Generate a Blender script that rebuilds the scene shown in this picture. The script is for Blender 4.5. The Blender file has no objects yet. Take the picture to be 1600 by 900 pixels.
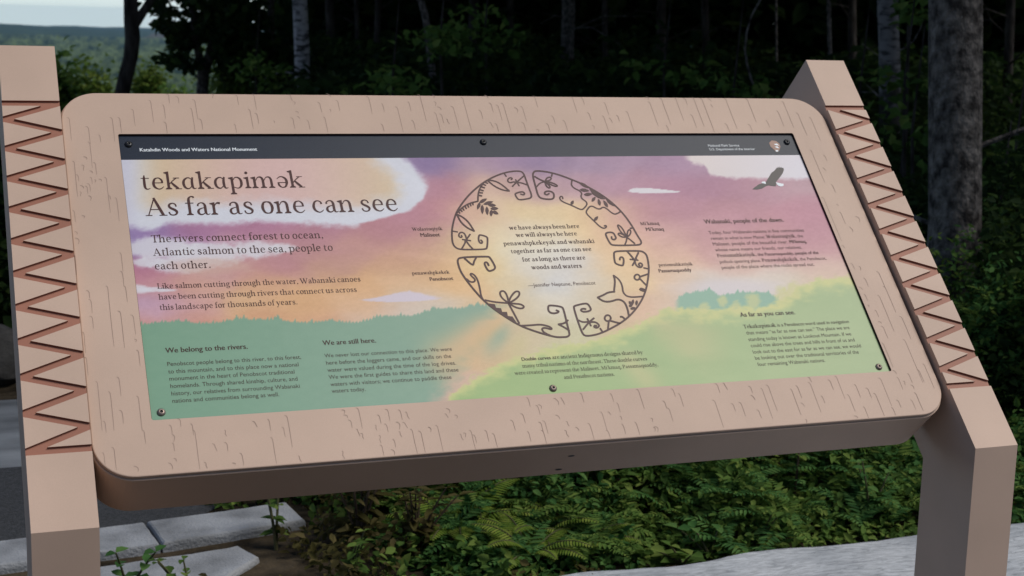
import bpy, bmesh, math, random
import numpy as np
from mathutils import Vector, Matrix, Quaternion

R = math.radians
sc = bpy.context.scene
COL = sc.collection

# ------------------------------------------------------------------ camera
GW = 1.22                                   # width of the printed panel in metres
TILT = 0.7996                               # panel tilt from the horizontal
PZ = 0.80                                   # height of the print's lower edge
CAM = Vector((-0.7146 * GW, -1.7128 * GW, PZ + 0.4646 * GW))
cam_d = bpy.data.cameras.new('camera')
cam = bpy.data.objects.new('camera', cam_d)
COL.objects.link(cam)
cam.location = CAM
cam.rotation_euler = (1.39496, -0.026435, -0.35929)
cam_d.sensor_width = 36
cam_d.lens = 2.3577 * 36 / 1.6
cam_d.clip_start = 0.05
cam_d.clip_end = 90000
cam_d.dof.use_dof = True
cam_d.dof.focus_distance = 2.35
cam_d.dof.aperture_fstop = 11
sc.camera = cam
CAM_ROT = cam.rotation_euler.to_matrix()

# ------------------------------------------------------------------ sky, sun, exposure
SUN_EL, SUN_AZ = R(59), R(120)              # azimuth clockwise from +Y (behind the viewer's right shoulder)
w = bpy.data.worlds.new('World')
sc.world = w
w.use_nodes = True
nt = w.node_tree
nt.nodes.clear()
n_out = nt.nodes.new('ShaderNodeOutputWorld')
n_bg = nt.nodes.new('ShaderNodeBackground')
n_sky = nt.nodes.new('ShaderNodeTexSky')
n_sky.sky_type = 'NISHITA'
n_sky.sun_disc = False
n_sky.sun_elevation = SUN_EL
n_sky.sun_rotation = SUN_AZ
n_sky.dust_density = 0.8
n_t0 = nt.nodes.new('ShaderNodeTexCoord')                            # the pale sky runs on a little below the level horizon, as from a summit
n_mx = nt.nodes.new('ShaderNodeVectorMath'); n_mx.operation = 'MAXIMUM'; n_mx.inputs[1].default_value = (-2, -2, 0.03)
nt.links.new(n_t0.outputs['Generated'], n_mx.inputs[0]); nt.links.new(n_mx.outputs['Vector'], n_sky.inputs['Vector'])
n_bw = nt.nodes.new('ShaderNodeRGBToBW')
n_gain = nt.nodes.new('ShaderNodeMix'); n_gain.data_type = 'RGBA'     # thin overcast: the blue washed towards grey
n_tc = nt.nodes.new('ShaderNodeTexCoord')
n_mp = nt.nodes.new('ShaderNodeMapping'); n_mp.inputs['Scale'].default_value = (1.0, 1.0, 4.0)
n_no = nt.nodes.new('ShaderNodeTexNoise'); n_no.inputs['Scale'].default_value = 3.0; n_no.inputs['Detail'].default_value = 6
n_rr = nt.nodes.new('ShaderNodeMapRange')
n_rr.inputs['From Min'].default_value = 0.35; n_rr.inputs['From Max'].default_value = 0.68
n_rr.inputs['To Min'].default_value = 0.15; n_rr.inputs['To Max'].default_value = 0.38
L = nt.links.new
L(n_sky.outputs['Color'], n_bw.inputs['Color'])
L(n_tc.outputs['Generated'], n_mp.inputs['Vector']); L(n_mp.outputs['Vector'], n_no.inputs['Vector'])
L(n_no.outputs['Fac'], n_rr.inputs['Value'])
L(n_rr.outputs['Result'], n_gain.inputs[0])
L(n_sky.outputs['Color'], n_gain.inputs[6]); L(n_bw.outputs['Val'], n_gain.inputs[7])
# sky brightness gradient added to shape the light: stronger ahead, dimmed behind the viewer
n_sp = nt.nodes.new('ShaderNodeSeparateXYZ'); L(n_tc.outputs['Generated'], n_sp.inputs[0])
n_fr = nt.nodes.new('ShaderNodeMapRange'); n_fr.inputs['From Min'].default_value = -0.4; n_fr.inputs['From Max'].default_value = 1.0
n_fr.inputs['To Min'].default_value = 0.40; n_fr.inputs['To Max'].default_value = 1.2
L(n_sp.outputs['Y'], n_fr.inputs['Value'])
n_sc = nt.nodes.new('ShaderNodeVectorMath'); n_sc.operation = 'SCALE'
n_ti = nt.nodes.new('ShaderNodeVectorMath'); n_ti.operation = 'MULTIPLY'; n_ti.inputs[1].default_value = (0.87, 0.975, 1.11)
L(n_gain.outputs[2], n_ti.inputs[0]); L(n_ti.outputs['Vector'], n_sc.inputs[0]); L(n_fr.outputs['Result'], n_sc.inputs['Scale'])
L(n_sc.outputs['Vector'], n_bg.inputs['Color'])
n_bg.inputs['Strength'].default_value = 0.11
L(n_bg.outputs['Background'], n_out.inputs['Surface'])

sun_d = bpy.data.lights.new('sun', 'SUN')
sun = bpy.data.objects.new('sun', sun_d)
COL.objects.link(sun)
sun_d.energy = 2.2
sun_d.angle = R(32)
sun_d.color = (1.0, 0.94, 0.85)
sdir = Vector((math.sin(SUN_AZ) * math.cos(SUN_EL), math.cos(SUN_AZ) * math.cos(SUN_EL), math.sin(SUN_EL)))
sun.rotation_euler = sdir.to_track_quat('Z', 'Y').to_euler()
sun.location = (3, -8, 14)

sc.view_settings.view_transform = 'Standard'
sc.view_settings.look = 'None'
sc.view_settings.gamma = 1
sc.view_settings.use_curve_mapping = False
sc.view_settings.exposure = 0.34
sc.render.engine = 'CYCLES'
sc.cycles.use_denoising = True
sc.cycles.max_bounces = 6
sc.cycles.diffuse_bounces = 3
sc.cycles.glossy_bounces = 2
sc.cycles.transmission_bounces = 3
sc.cycles.volume_bounces = 0
sc.cycles.transparent_max_bounces = 4
sc.cycles.caustics_reflective = False
sc.cycles.caustics_refractive = False

HAZE = 1.6e-5

# ------------------------------------------------------------------ helpers
def at(px, py, dist):
    """world point seen at pixel (px, py) of the 1600x900 photograph, at a horizontal distance from the viewer"""
    d = CAM_ROT @ Vector(((px - 800) / 2357.7, -(py - 450) / 2357.7, -1))
    h = math.hypot(d.x, d.y)
    return CAM + d * (dist / h)

def on_z(px, py, z):
    d = CAM_ROT @ Vector(((px - 800) / 2357.7, -(py - 450) / 2357.7, -1))
    return CAM + d * ((z - CAM.z) / d.z)

def tag(o, label=None, cat=None, group=None, kind=None):
    if label: o['label'] = label
    if cat: o['category'] = cat
    if group: o['group'] = group
    if kind: o['kind'] = kind
    return o

def empty(name, loc=(0, 0, 0)):
    o = bpy.data.objects.new(name, None)
    o.location = loc
    o.empty_display_size = 0.2
    COL.objects.link(o)
    return o

def link(name, me, parent=None, mats=()):
    for m in mats: me.materials.append(m)
    o = bpy.data.objects.new(name, me)
    COL.objects.link(o)
    if parent is not None: o.parent = parent
    return o

class MB:
    def __init__(self): self.v = []; self.f = []; self.m = []
    def add(self, vs, fs, mi=0):
        b = len(self.v)
        self.v += [tuple(p) for p in vs]
        for f in fs: self.f.append([i + b for i in f]); self.m.append(mi)
    def box(self, a, b, mi=0):
        x0, y0, z0 = a; x1, y1, z1 = b
        self.add([(x0,y0,z0),(x1,y0,z0),(x1,y1,z0),(x0,y1,z0),(x0,y0,z1),(x1,y0,z1),(x1,y1,z1),(x0,y1,z1)],
                 [(0,3,2,1),(4,5,6,7),(0,1,5,4),(1,2,6,5),(2,3,7,6),(3,0,4,7)], mi)
    def tube(self, pts, rad, seg=8, mi=0, cap=True, lump=0.0, rng=random):
        pts = [Vector(p) for p in pts]; n = len(pts); b = len(self.v)
        up = Vector((0.31, 0.87, 0.2))
        for i, p in enumerate(pts):
            d = (pts[min(i+1, n-1)] - pts[max(i-1, 0)]).normalized()
            u = d.cross(up); u = u.normalized() if u.length > 1e-4 else d.orthogonal().normalized()
            v = d.cross(u)
            for k in range(seg):
                a = 2 * math.pi * k / seg
                r = rad[i] * (1 + lump * (rng.random() - 0.5))
                self.v.append(tuple(p + u * (math.cos(a) * r) + v * (math.sin(a) * r)))
        for i in range(n - 1):
            for k in range(seg):
                k2 = (k + 1) % seg
                self.f.append([b+i*seg+k, b+i*seg+k2, b+(i+1)*seg+k2, b+(i+1)*seg+k]); self.m.append(mi)
        if cap:
            self.f.append([b+k for k in range(seg)][::-1]); self.m.append(mi)
            self.f.append([b+(n-1)*seg+k for k in range(seg)]); self.m.append(mi)
    def mesh(self, name, smooth=False):
        me = bpy.data.meshes.new(name)
        me.from_pydata(self.v, [], self.f)
        me.polygons.foreach_set('material_index', self.m)
        if smooth: me.polygons.foreach_set('use_smooth', [True] * len(self.f))
        me.update()
        return me
    def build(self, name, mats, parent=None, smooth=False):
        if not isinstance(mats, (list, tuple)): mats = [mats]
        return link(name, self.mesh(name, smooth), parent, mats)

def srgb(r, g, b, k=1.0):
    f = lambda c: (c / 12.92 if c <= 0.04045 else ((c + 0.055) / 1.055) ** 2.4) * k
    return (f(r / 255), f(g / 255), f(b / 255), 1)

# ------------------------------------------------------------------ materials
def new_mat(name):
    m = bpy.data.materials.new(name); m.use_nodes = True
    nt = m.node_tree
    return m, nt, nt.nodes['Principled BSDF'], nt.links.new

def noise_mat(name, c0, c1, scale=8, detail=6, rough=0.8, bump=0.0, bscale=None, lo=0.35, hi=0.65, stretch=(1, 1, 1), spec=0.3, coords='Object', dist=0.0):
    m, nt, p, L = new_mat(name)
    tc = nt.nodes.new('ShaderNodeTexCoord'); mp = nt.nodes.new('ShaderNodeMapping')
    mp.inputs['Scale'].default_value = stretch
    L(tc.outputs[coords], mp.inputs['Vector'])
    no = nt.nodes.new('ShaderNodeTexNoise')
    no.inputs['Scale'].default_value = scale; no.inputs['Detail'].default_value = detail; no.inputs['Distortion'].default_value = dist
    L(mp.outputs['Vector'], no.inputs['Vector'])
    rp = nt.nodes.new('ShaderNodeValToRGB')
    rp.color_ramp.elements[0].position = lo; rp.color_ramp.elements[0].color = c0
    rp.color_ramp.elements[1].position = hi; rp.color_ramp.elements[1].color = c1
    L(no.outputs['Fac'], rp.inputs['Fac']); L(rp.outputs['Color'], p.inputs['Base Color'])
    p.inputs['Roughness'].default_value = rough
    p.inputs['Specular IOR Level'].default_value = spec
    if bump:
        n2 = nt.nodes.new('ShaderNodeTexNoise'); n2.inputs['Scale'].default_value = bscale or scale * 3; n2.inputs['Detail'].default_value = 8
        L(mp.outputs['Vector'], n2.inputs['Vector'])
        b = nt.nodes.new('ShaderNodeBump'); b.inputs['Strength'].default_value = bump; b.inputs['Distance'].default_value = 0.02
        L(n2.outputs['Fac'], b.inputs['Height']); L(b.outputs['Normal'], p.inputs['Normal'])
    return m

def leaf_mat(name, c0, c1, c2, trans=0.4, rough=0.75):
    m, nt, p, L = new_mat(name)
    g = nt.nodes.new('ShaderNodeNewGeometry')
    rp = nt.nodes.new('ShaderNodeValToRGB')
    rp.color_ramp.elements[0].position = 0.0; rp.color_ramp.elements[0].color = c0
    rp.color_ramp.elements[1].position = 1.0; rp.color_ramp.elements[1].color = c2
    e = rp.color_ramp.elements.new(0.55); e.color = c1
    L(g.outputs['Random Per Island'], rp.inputs['Fac'])
    L(rp.outputs['Color'], p.inputs['Base Color'])
    p.inputs['Roughness'].default_value = rough
    p.inputs['Specular IOR Level'].default_value = 0.1
    t = nt.nodes.new('ShaderNodeBsdfTranslucent'); L(rp.outputs['Color'], t.inputs['Color'])
    mx = nt.nodes.new('ShaderNodeMixShader'); mx.inputs['Fac'].default_value = trans
    L(p.outputs['BSDF'], mx.inputs[1]); L(t.outputs['BSDF'], mx.inputs[2])
    L(mx.outputs['Shader'], nt.nodes['Material Output'].inputs['Surface'])
    return m

def plain(name, c, rough=0.5, spec=0.4, metal=0.0):
    m, nt, p, L = new_mat(name)
    p.inputs['Base Color'].default_value = c
    p.inputs['Roughness'].default_value = rough
    p.inputs['Specular IOR Level'].default_value = spec
    p.inputs['Metallic'].default_value = metal
    return m

def paint_mat(name, c, k=0.06, rough=0.55):
    """powder-coated metal: a fine grain in the coat, faint large unevenness"""
    m, nt, p, L = new_mat(name)
    tc = nt.nodes.new('ShaderNodeTexCoord')
    n1 = nt.nodes.new('ShaderNodeTexNoise'); n1.inputs['Scale'].default_value = 900; n1.inputs['Detail'].default_value = 2
    n2 = nt.nodes.new('ShaderNodeTexNoise'); n2.inputs['Scale'].default_value = 5; n2.inputs['Detail'].default_value = 5
    L(tc.outputs['Object'], n1.inputs['Vector']); L(tc.outputs['Object'], n2.inputs['Vector'])
    ad = nt.nodes.new('ShaderNodeMath'); ad.operation = 'MULTIPLY_ADD'; ad.inputs[1].default_value = 0.45
    L(n1.outputs['Fac'], ad.inputs[0]); L(n2.outputs['Fac'], ad.inputs[2])
    rp = nt.nodes.new('ShaderNodeValToRGB')
    rp.color_ramp.elements[0].position = 0.55; rp.color_ramp.elements[0].color = tuple(v * (1 - k) for v in c[:3]) + (1,)
    rp.color_ramp.elements[1].position = 1.05; rp.color_ramp.elements[1].color = tuple(v * (1 + k) for v in c[:3]) + (1,)
    L(ad.outputs[0], rp.inputs['Fac']); L(rp.outputs['Color'], p.inputs['Base Color'])
    p.inputs['Roughness'].default_value = rough
    p.inputs['Specular IOR Level'].default_value = 0.35
    b = nt.nodes.new('ShaderNodeBump'); b.inputs['Strength'].default_value = 0.12; b.inputs['Distance'].default_value = 0.0006
    L(n1.outputs['Fac'], b.inputs['Height']); L(b.outputs['Normal'], p.inputs['Normal'])
    return m

M = {}
M['tan'] = paint_mat('tan_paint', srgb(196, 169, 151), 0.09)
M['groove'] = paint_mat('groove_paint', srgb(156, 102, 82), 0.12)  # darker, redder brown for the channel floors and walls
M['seam'] = plain('seam_dark', srgb(70, 48, 42), 0.7)
M['bark_ink'] = plain('engraved_line', srgb(156, 132, 120), 0.7)
M['black'] = plain('black_steel', (0.012, 0.012, 0.014, 1), 0.3, 0.5)
M['steel'] = plain('worn_steel', srgb(150, 135, 125), 0.38, 0.5, 0.7)
M['ink'] = plain('brown_ink', srgb(66, 32, 32), 0.42, 0.2)
M['ink_green'] = plain('grey_ink', srgb(62, 48, 42), 0.42, 0.2)
M['ink_white'] = plain('white_ink', srgb(225, 232, 238), 0.42, 0.3)
M['ring_ink'] = plain('ring_ink', srgb(72, 44, 46), 0.42, 0.2)
M['eagle'] = plain('eagle_ink', srgb(34, 27, 33), 0.42, 0.3)
M['badge'] = plain('badge_brown', srgb(150, 112, 96), 0.42, 0.3)
PRINT_MAP = [[1068.51, -51.63969, 867.307], [30.14705, -737.2822, 616.328], [0.1506094, 0.221686, 1.0]]
PRINT_LINES = [
('w', 'N|Katahdin Woods and Waters National Monument', -5795, -3938, 4847),
('w', 'n|National Park Service', 4268, 4904, 4888),
('w', 'n|U.S. Department of the Interior', 4266, 5199, 4802),
('t', 'S|tek\u0251k\u0251pim\u0259k', -5837, -3269, 4089),
('t', 'S|As far as one can see', -5829, -1814, 3580),
('t', 'S|The rivers connect forest to ocean,', -5792, -3144, 3080),
('t', 'S|Atlantic salmon to the sea, people to', -5793, -3024, 2832),
('t', 'S|each other.', -5790, -4963, 2581),
('t', 'S|Like salmon cutting through the water, Wabanaki canoes', -5793, -2687, 2232),
('t', 'S|have been cutting through rivers that connect us across', -5794, -2781, 2039),
('t', 'S|this landscape for thousands of years.', -5795, -3743, 1854),
('g', 'N|We belong to the rivers.', -5794, -4599, 1110),
('g', 'n|Penobscot people belong to this river, to this forest,', -5790, -3837, 888),
('g', 'n|to this mountain, and to this place now a national', -5791, -3893, 761),
('g', 'n|monument in the heart of Penobscot traditional', -5786, -3972, 641),
('g', 'n|homelands. Through shared kinship, culture, and', -5786, -3946, 518),
('g', 'n|history, our relatives from surrounding Wabanaki', -5785, -3932, 395),
('g', 'n|nations and communities belong as well.', -5785, -4255, 275),
('g', 'N|We are still here.', -3473, -2646, 1103),
('g', 'n|We never lost our connection to this place. We were', -3480, -1480, 886),
('g', 'n|here before the loggers came, and our skills on the', -3476, -1519, 759),
('g', 'n|water were valued during the time of the log drives.', -3477, -1469, 633),
('g', 'n|We were the first guides to share this land and these', -3478, -1454, 511),
('g', 'n|waters with visitors; we continue to paddle these', -3473, -1594, 388),
('g', 'n|waters today.', -3474, -2962, 273),
('t', 'B|Wolastoqiyik', -1663, -1142, 3177),
('t', 'N|Maliseet', -1543, -1212, 3053),
('t', 'B|penawahpkekek', -1834, -1207, 2320),
('t', 'N|Penobscot', -1564, -1173, 2193),
('t', 'B|Mi\u2019kmaq', 2403, 2763, 3176),
('t', 'N|Mi\u2019kmaq', 2474, 2808, 3051),
('t', 'B|pestomuhkatiyik', 2484, 3127, 2312),
('t', 'N|Passamaquoddy', 2452, 3064, 2189),
('t', 'B|we have always been here', 3, 1263, 3150),
('t', 'B|we will always be here', 86, 1180, 2999),
('t', 'B|penawahpkekeyak and wabanaki', -169, 1455, 2834),
('t', 'B|together as far as one can see', -74, 1353, 2674),
('t', 'B|for as long as there are', 82, 1199, 2504),
('t', 'B|woods and waters', 199, 1089, 2343),
('t', 'n|\u2014Jennifer Neptune, Penobscot', 58, 1241, 2001),
('t', 'N|Wabanaki, people of the dawn.', 3629, 5205, 3173),
('t', 'n|Today, four Wabanaki nations in five communities', 3643, 5533, 2946),
('t', 'n|remain in what is now Maine: |B|Wolastoqiyik|n|, the', 3646, 5472, 2825),
('t', 'n|Maliseet, people of the beautiful river. |N|Mi\u2019kmaq,', 3643, 5497, 2702),
('t', 'n|whose name means our friends, our relatives.', 3645, 5355, 2581),
('t', 'B|Pestomuhkatiyik|n|, the Passamaquoddy, people of the', 3642, 5645, 2458),
('t', 'n|pollock spearing place. |B|Penawahpkekek|n|, the Penobscot,', 3649, 5755, 2331),
('t', 'n|people of the place where the rocks spread out.', 3646, 5466, 2211),
('g', 'N|As far as you can see.', 3666, 4721, 1236),
('g', 'B|Tek\u0251k\u0251pim\u0259k|n| is a Penobscot word used in navigation', 3654, 5691, 1008),
('g', 'n|that means \u201cas far as one can see.\u201d The place we are', 3662, 5656, 885),
('g', 'n|standing today is known as Lookout Mountain. If we', 3658, 5639, 758),
('g', 'n|could rise above the trees and hills in front of us and', 3660, 5660, 637),
('g', 'n|look out to the east for as far as we can see, we would', 3657, 5735, 514),
('g', 'n|be looking out over the traditional territories of the', 3657, 5643, 395),
('g', 'n|four remaining Wabanaki nations.', 3661, 4939, 274),
('g', 'N|Double curves|S| are ancient Indigenous designs shared by', -392, 1690, 632),
('g', 'S|many tribal nations of the northeast. These double curves', -412, 1726, 508),
('g', 'S|were created to represent the Maliseet, Mi\u2019kmaq, Passamaquoddy,', -568, 1884, 388),
('g', 'S|and Penobscot nations.', 224, 1085, 262)]
BARK = [(-6821,5496,5042),(-6544,5313,4964),(-6382,5144,5002),(-6166,5497,5014),(-6047,5498,5195),(-5822,5672,5326),(-5532,5862,5406),(-5333,5769,5486),(-5232,6001,5810),(-5336,5406,5181),(-5084,5947,5811),(-4823,5881,5474),(-4896,5703,5206),(-4768,5474,5259),(-4517,6008,5925),(-4121,5984,5776),(-4233,5367,5192),(-3840,6014,5682),(-3950,5681,5272),(-3220,5992,5880),(-3177,5852,5796),(-3165,5643,5602),(-3161,5533,5491),(-3262,5505,5272),(-3845,5599,5381),(-3572,5436,5395),(-3012,5450,5258),(-2754,5841,5631),(-2719,5520,5203),(-2558,6027,5970),(-2438,5886,5661),(-2582,5688,5646),(-1887,5976,5607),(-1668,5821,5650),(-1753,5368,5215),(-1421,5751,5200),(-1193,5867,5667),(-1196,5453,5256),(-966,6028,5440),(-713,6016,5958),(-721,5871,5784),(-760,5626,5199),(-652,5755,5698),(-662,5597,5397),(-571,5483,5383),(-416,5771,5255),(-196,5977,5227),(69,5687,5499),(265,6025,5966),(296,5849,5644),(206,5413,5298),(417,5806,5456),(523,5850,5197),(294,5384,5198),(751,5749,5646),(866,5779,5443),(801,5413,5225),(1157,6019,5766),(1037,5254,5196),(1251,5385,5196),(1394,5561,5385),(1587,5458,5210),(1881,6010,5651),(2073,5982,5831),(2104,5637,5474),(2109,5341,5253),(2370,5564,5194),(2484,5879,5594),(2495,5519,5415),(2651,5580,5445),(2867,5671,5193),(3383,5901,5342),(3368,6024,5962),(3645,5995,5372),(3560,5342,5192),(3938,6013,5463),(4131,5999,5845),(4147,5600,5296),(4308,6016,5327),(4475,6002,5190),(4644,5988,5926),(4638,5848,5786),(4971,6007,5266),(4789,5388,5190),(5427,5995,5434),(5265,5373,5189),(5662,5466,5296),(5979,5700,5327),(6176,5938,5296),(6390,5655,5110),(6627,5546,4986),(6343,4758,4008),(6584,4635,4498),(6468,4334,4274),(6481,3947,3770),(6181,3659,2687),(6413,3494,3465),(6412,3321,3062),(6733,3211,3096),(6495,2988,2875),(6190,2589,2533),(6207,2199,2076),(6335,2125,2043),(6341,1879,1702),(6669,2002,1660),(6188,1695,1641),(6206,1546,1412),(6192,1320,1280),(6478,1507,764),(6671,1687,1149),(6290,1209,1076),(6295,971,944),(6296,879,631),(6747,1052,592),(6159,549,63),(6614,587,-270),(6788,86,-395),(6160,0,-63),(2787,-29,-196),(2927,-27,-146),(2644,-322,-817),(2948,-409,-550),(3091,-396,-643),(3363,-117,-237),(3352,-284,-368),(3558,-167,-726),(3688,-116,-595),(3361,-558,-699),(4087,-217,-702),(4214,-165,-395),(4200,-490,-550),(4471,-122,-684),(4508,-26,-112),(4601,-387,-520),(4858,-99,-283),(5006,-35,-465),(5103,-399,-714),(5305,-217,-462),(5508,-299,-489),(5611,-411,-838),(5828,-128,-660),(5305,-645,-850),(5096,-798,-834),(5830,-696,-842),(5992,-567,-708),(6173,-139,-377),(6258,-220,-295),(6407,-80,-256),(6387,-304,-379),(6387,-454,-800),(6256,-581,-765),(6639,-19,-259),(4145,-796,-855),(-4201,-80,-594),(-4467,-123,-301),(-4280,-264,-421),(-4464,-421,-838),(-4117,-745,-838),(-3488,-722,-841),(-3357,-49,-113),(-3330,-137,-180),(-3283,-226,-354),(-3138,-33,-377),(-3200,-382,-499),(-3147,-461,-546),(-2902,-513,-629),(-2898,-672,-840),(-2741,-759,-843),(-2700,-593,-720),(-2844,-174,-314),(-2923,-340,-426),(-2766,-331,-460),(-2700,-88,-272),(-2577,-314,-432),(-2514,-113,-276),(-2472,-328,-419),(-2413,-158,-273),(-2398,-447,-852),(-2273,-489,-841),(-2120,-437,-512),(-2001,-414,-849),(-1812,-232,-298),(-2579,-475,-561),(-472,-53,-206),(-622,-323,-479),(-306,-190,-257),(-350,-198,-355),(-8,-98,-212),(84,-94,-213),(421,-38,-198),(665,-388,-715),(915,-79,-235),(975,-251,-411),(1390,-37,-386),(1775,-275,-409),(1813,-406,-642),(1986,-68,-209),(2075,-163,-396),(-811,-420,-596),(-371,-487,-665),(-304,-470,-692),(64,-511,-589),(410,-571,-850),(1182,-610,-836),(954,-626,-795),(-62,-389,-456),(802,-398,-444),(971,-491,-548),(1476,-564,-621),(1461,-723,-791),(1507,-715,-806),(194,-621,-688),(-606,-635,-799),(-371,-632,-852),(3,-662,-773),(680,-716,-850),(-1502,-540,-854),(-1460,-620,-750),(-1264,-560,-744),(-1157,-623,-851),(-1665,-592,-690),(-1601,-576,-641),(-1673,-264,-319),(-1769,-147,-213),(-6808,4623,3940),(-6771,4359,4235),(-6549,5002,4494),(-6495,4594,4355),(-6680,4546,4445),(-6630,4709,4659),(-6356,4303,3626),(-6238,3904,3465),(-6320,3943,3881),(-6878,3675,3459),(-6746,3575,3539),(-6879,3280,3233),(-6860,3162,3056),(-6264,2871,2533),(-6276,2533,2269),(-6928,2872,2503),(-6758,4025,3952),(-6614,4183,4035),(-6720,4147,4098),(-6655,4134,3998),(-6546,4431,4393),(-6575,4306,4182),(-6522,4256,4206),(-6445,4267,4230),(-6623,3949,3863),(-6778,2213,2078),(-6764,2054,1820),(-6769,1765,1556),(-6509,2280,1236),(-6254,2268,1996),(-6366,1833,1206),(-6191,1757,1425),(-6905,1498,1153),(-6903,1077,781),(-6186,1337,1293),(-6176,1151,892),(-6787,668,-114),(-6488,721,417),(-6627,489,-127),(-6250,389,-158),(-6493,179,-26),(-6736,24,-149),(-5715,-15,-139),(-5849,-108,-241),(-5557,-110,-285),(-4663,-139,-233),(-6794,-464,-651),(-6652,-396,-743),(-6224,-160,-362),(-5831,-263,-375),(-5845,-394,-515),(-5533,-215,-828),(-5276,-452,-564),(-5106,-250,-343),(-5113,-445,-578),(-4926,-634,-822),(-6372,-709,-787),(-5905,-700,-790),(-5828,-637,-677),(-5434,-732,-822),(-5049,-776,-796)]
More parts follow.
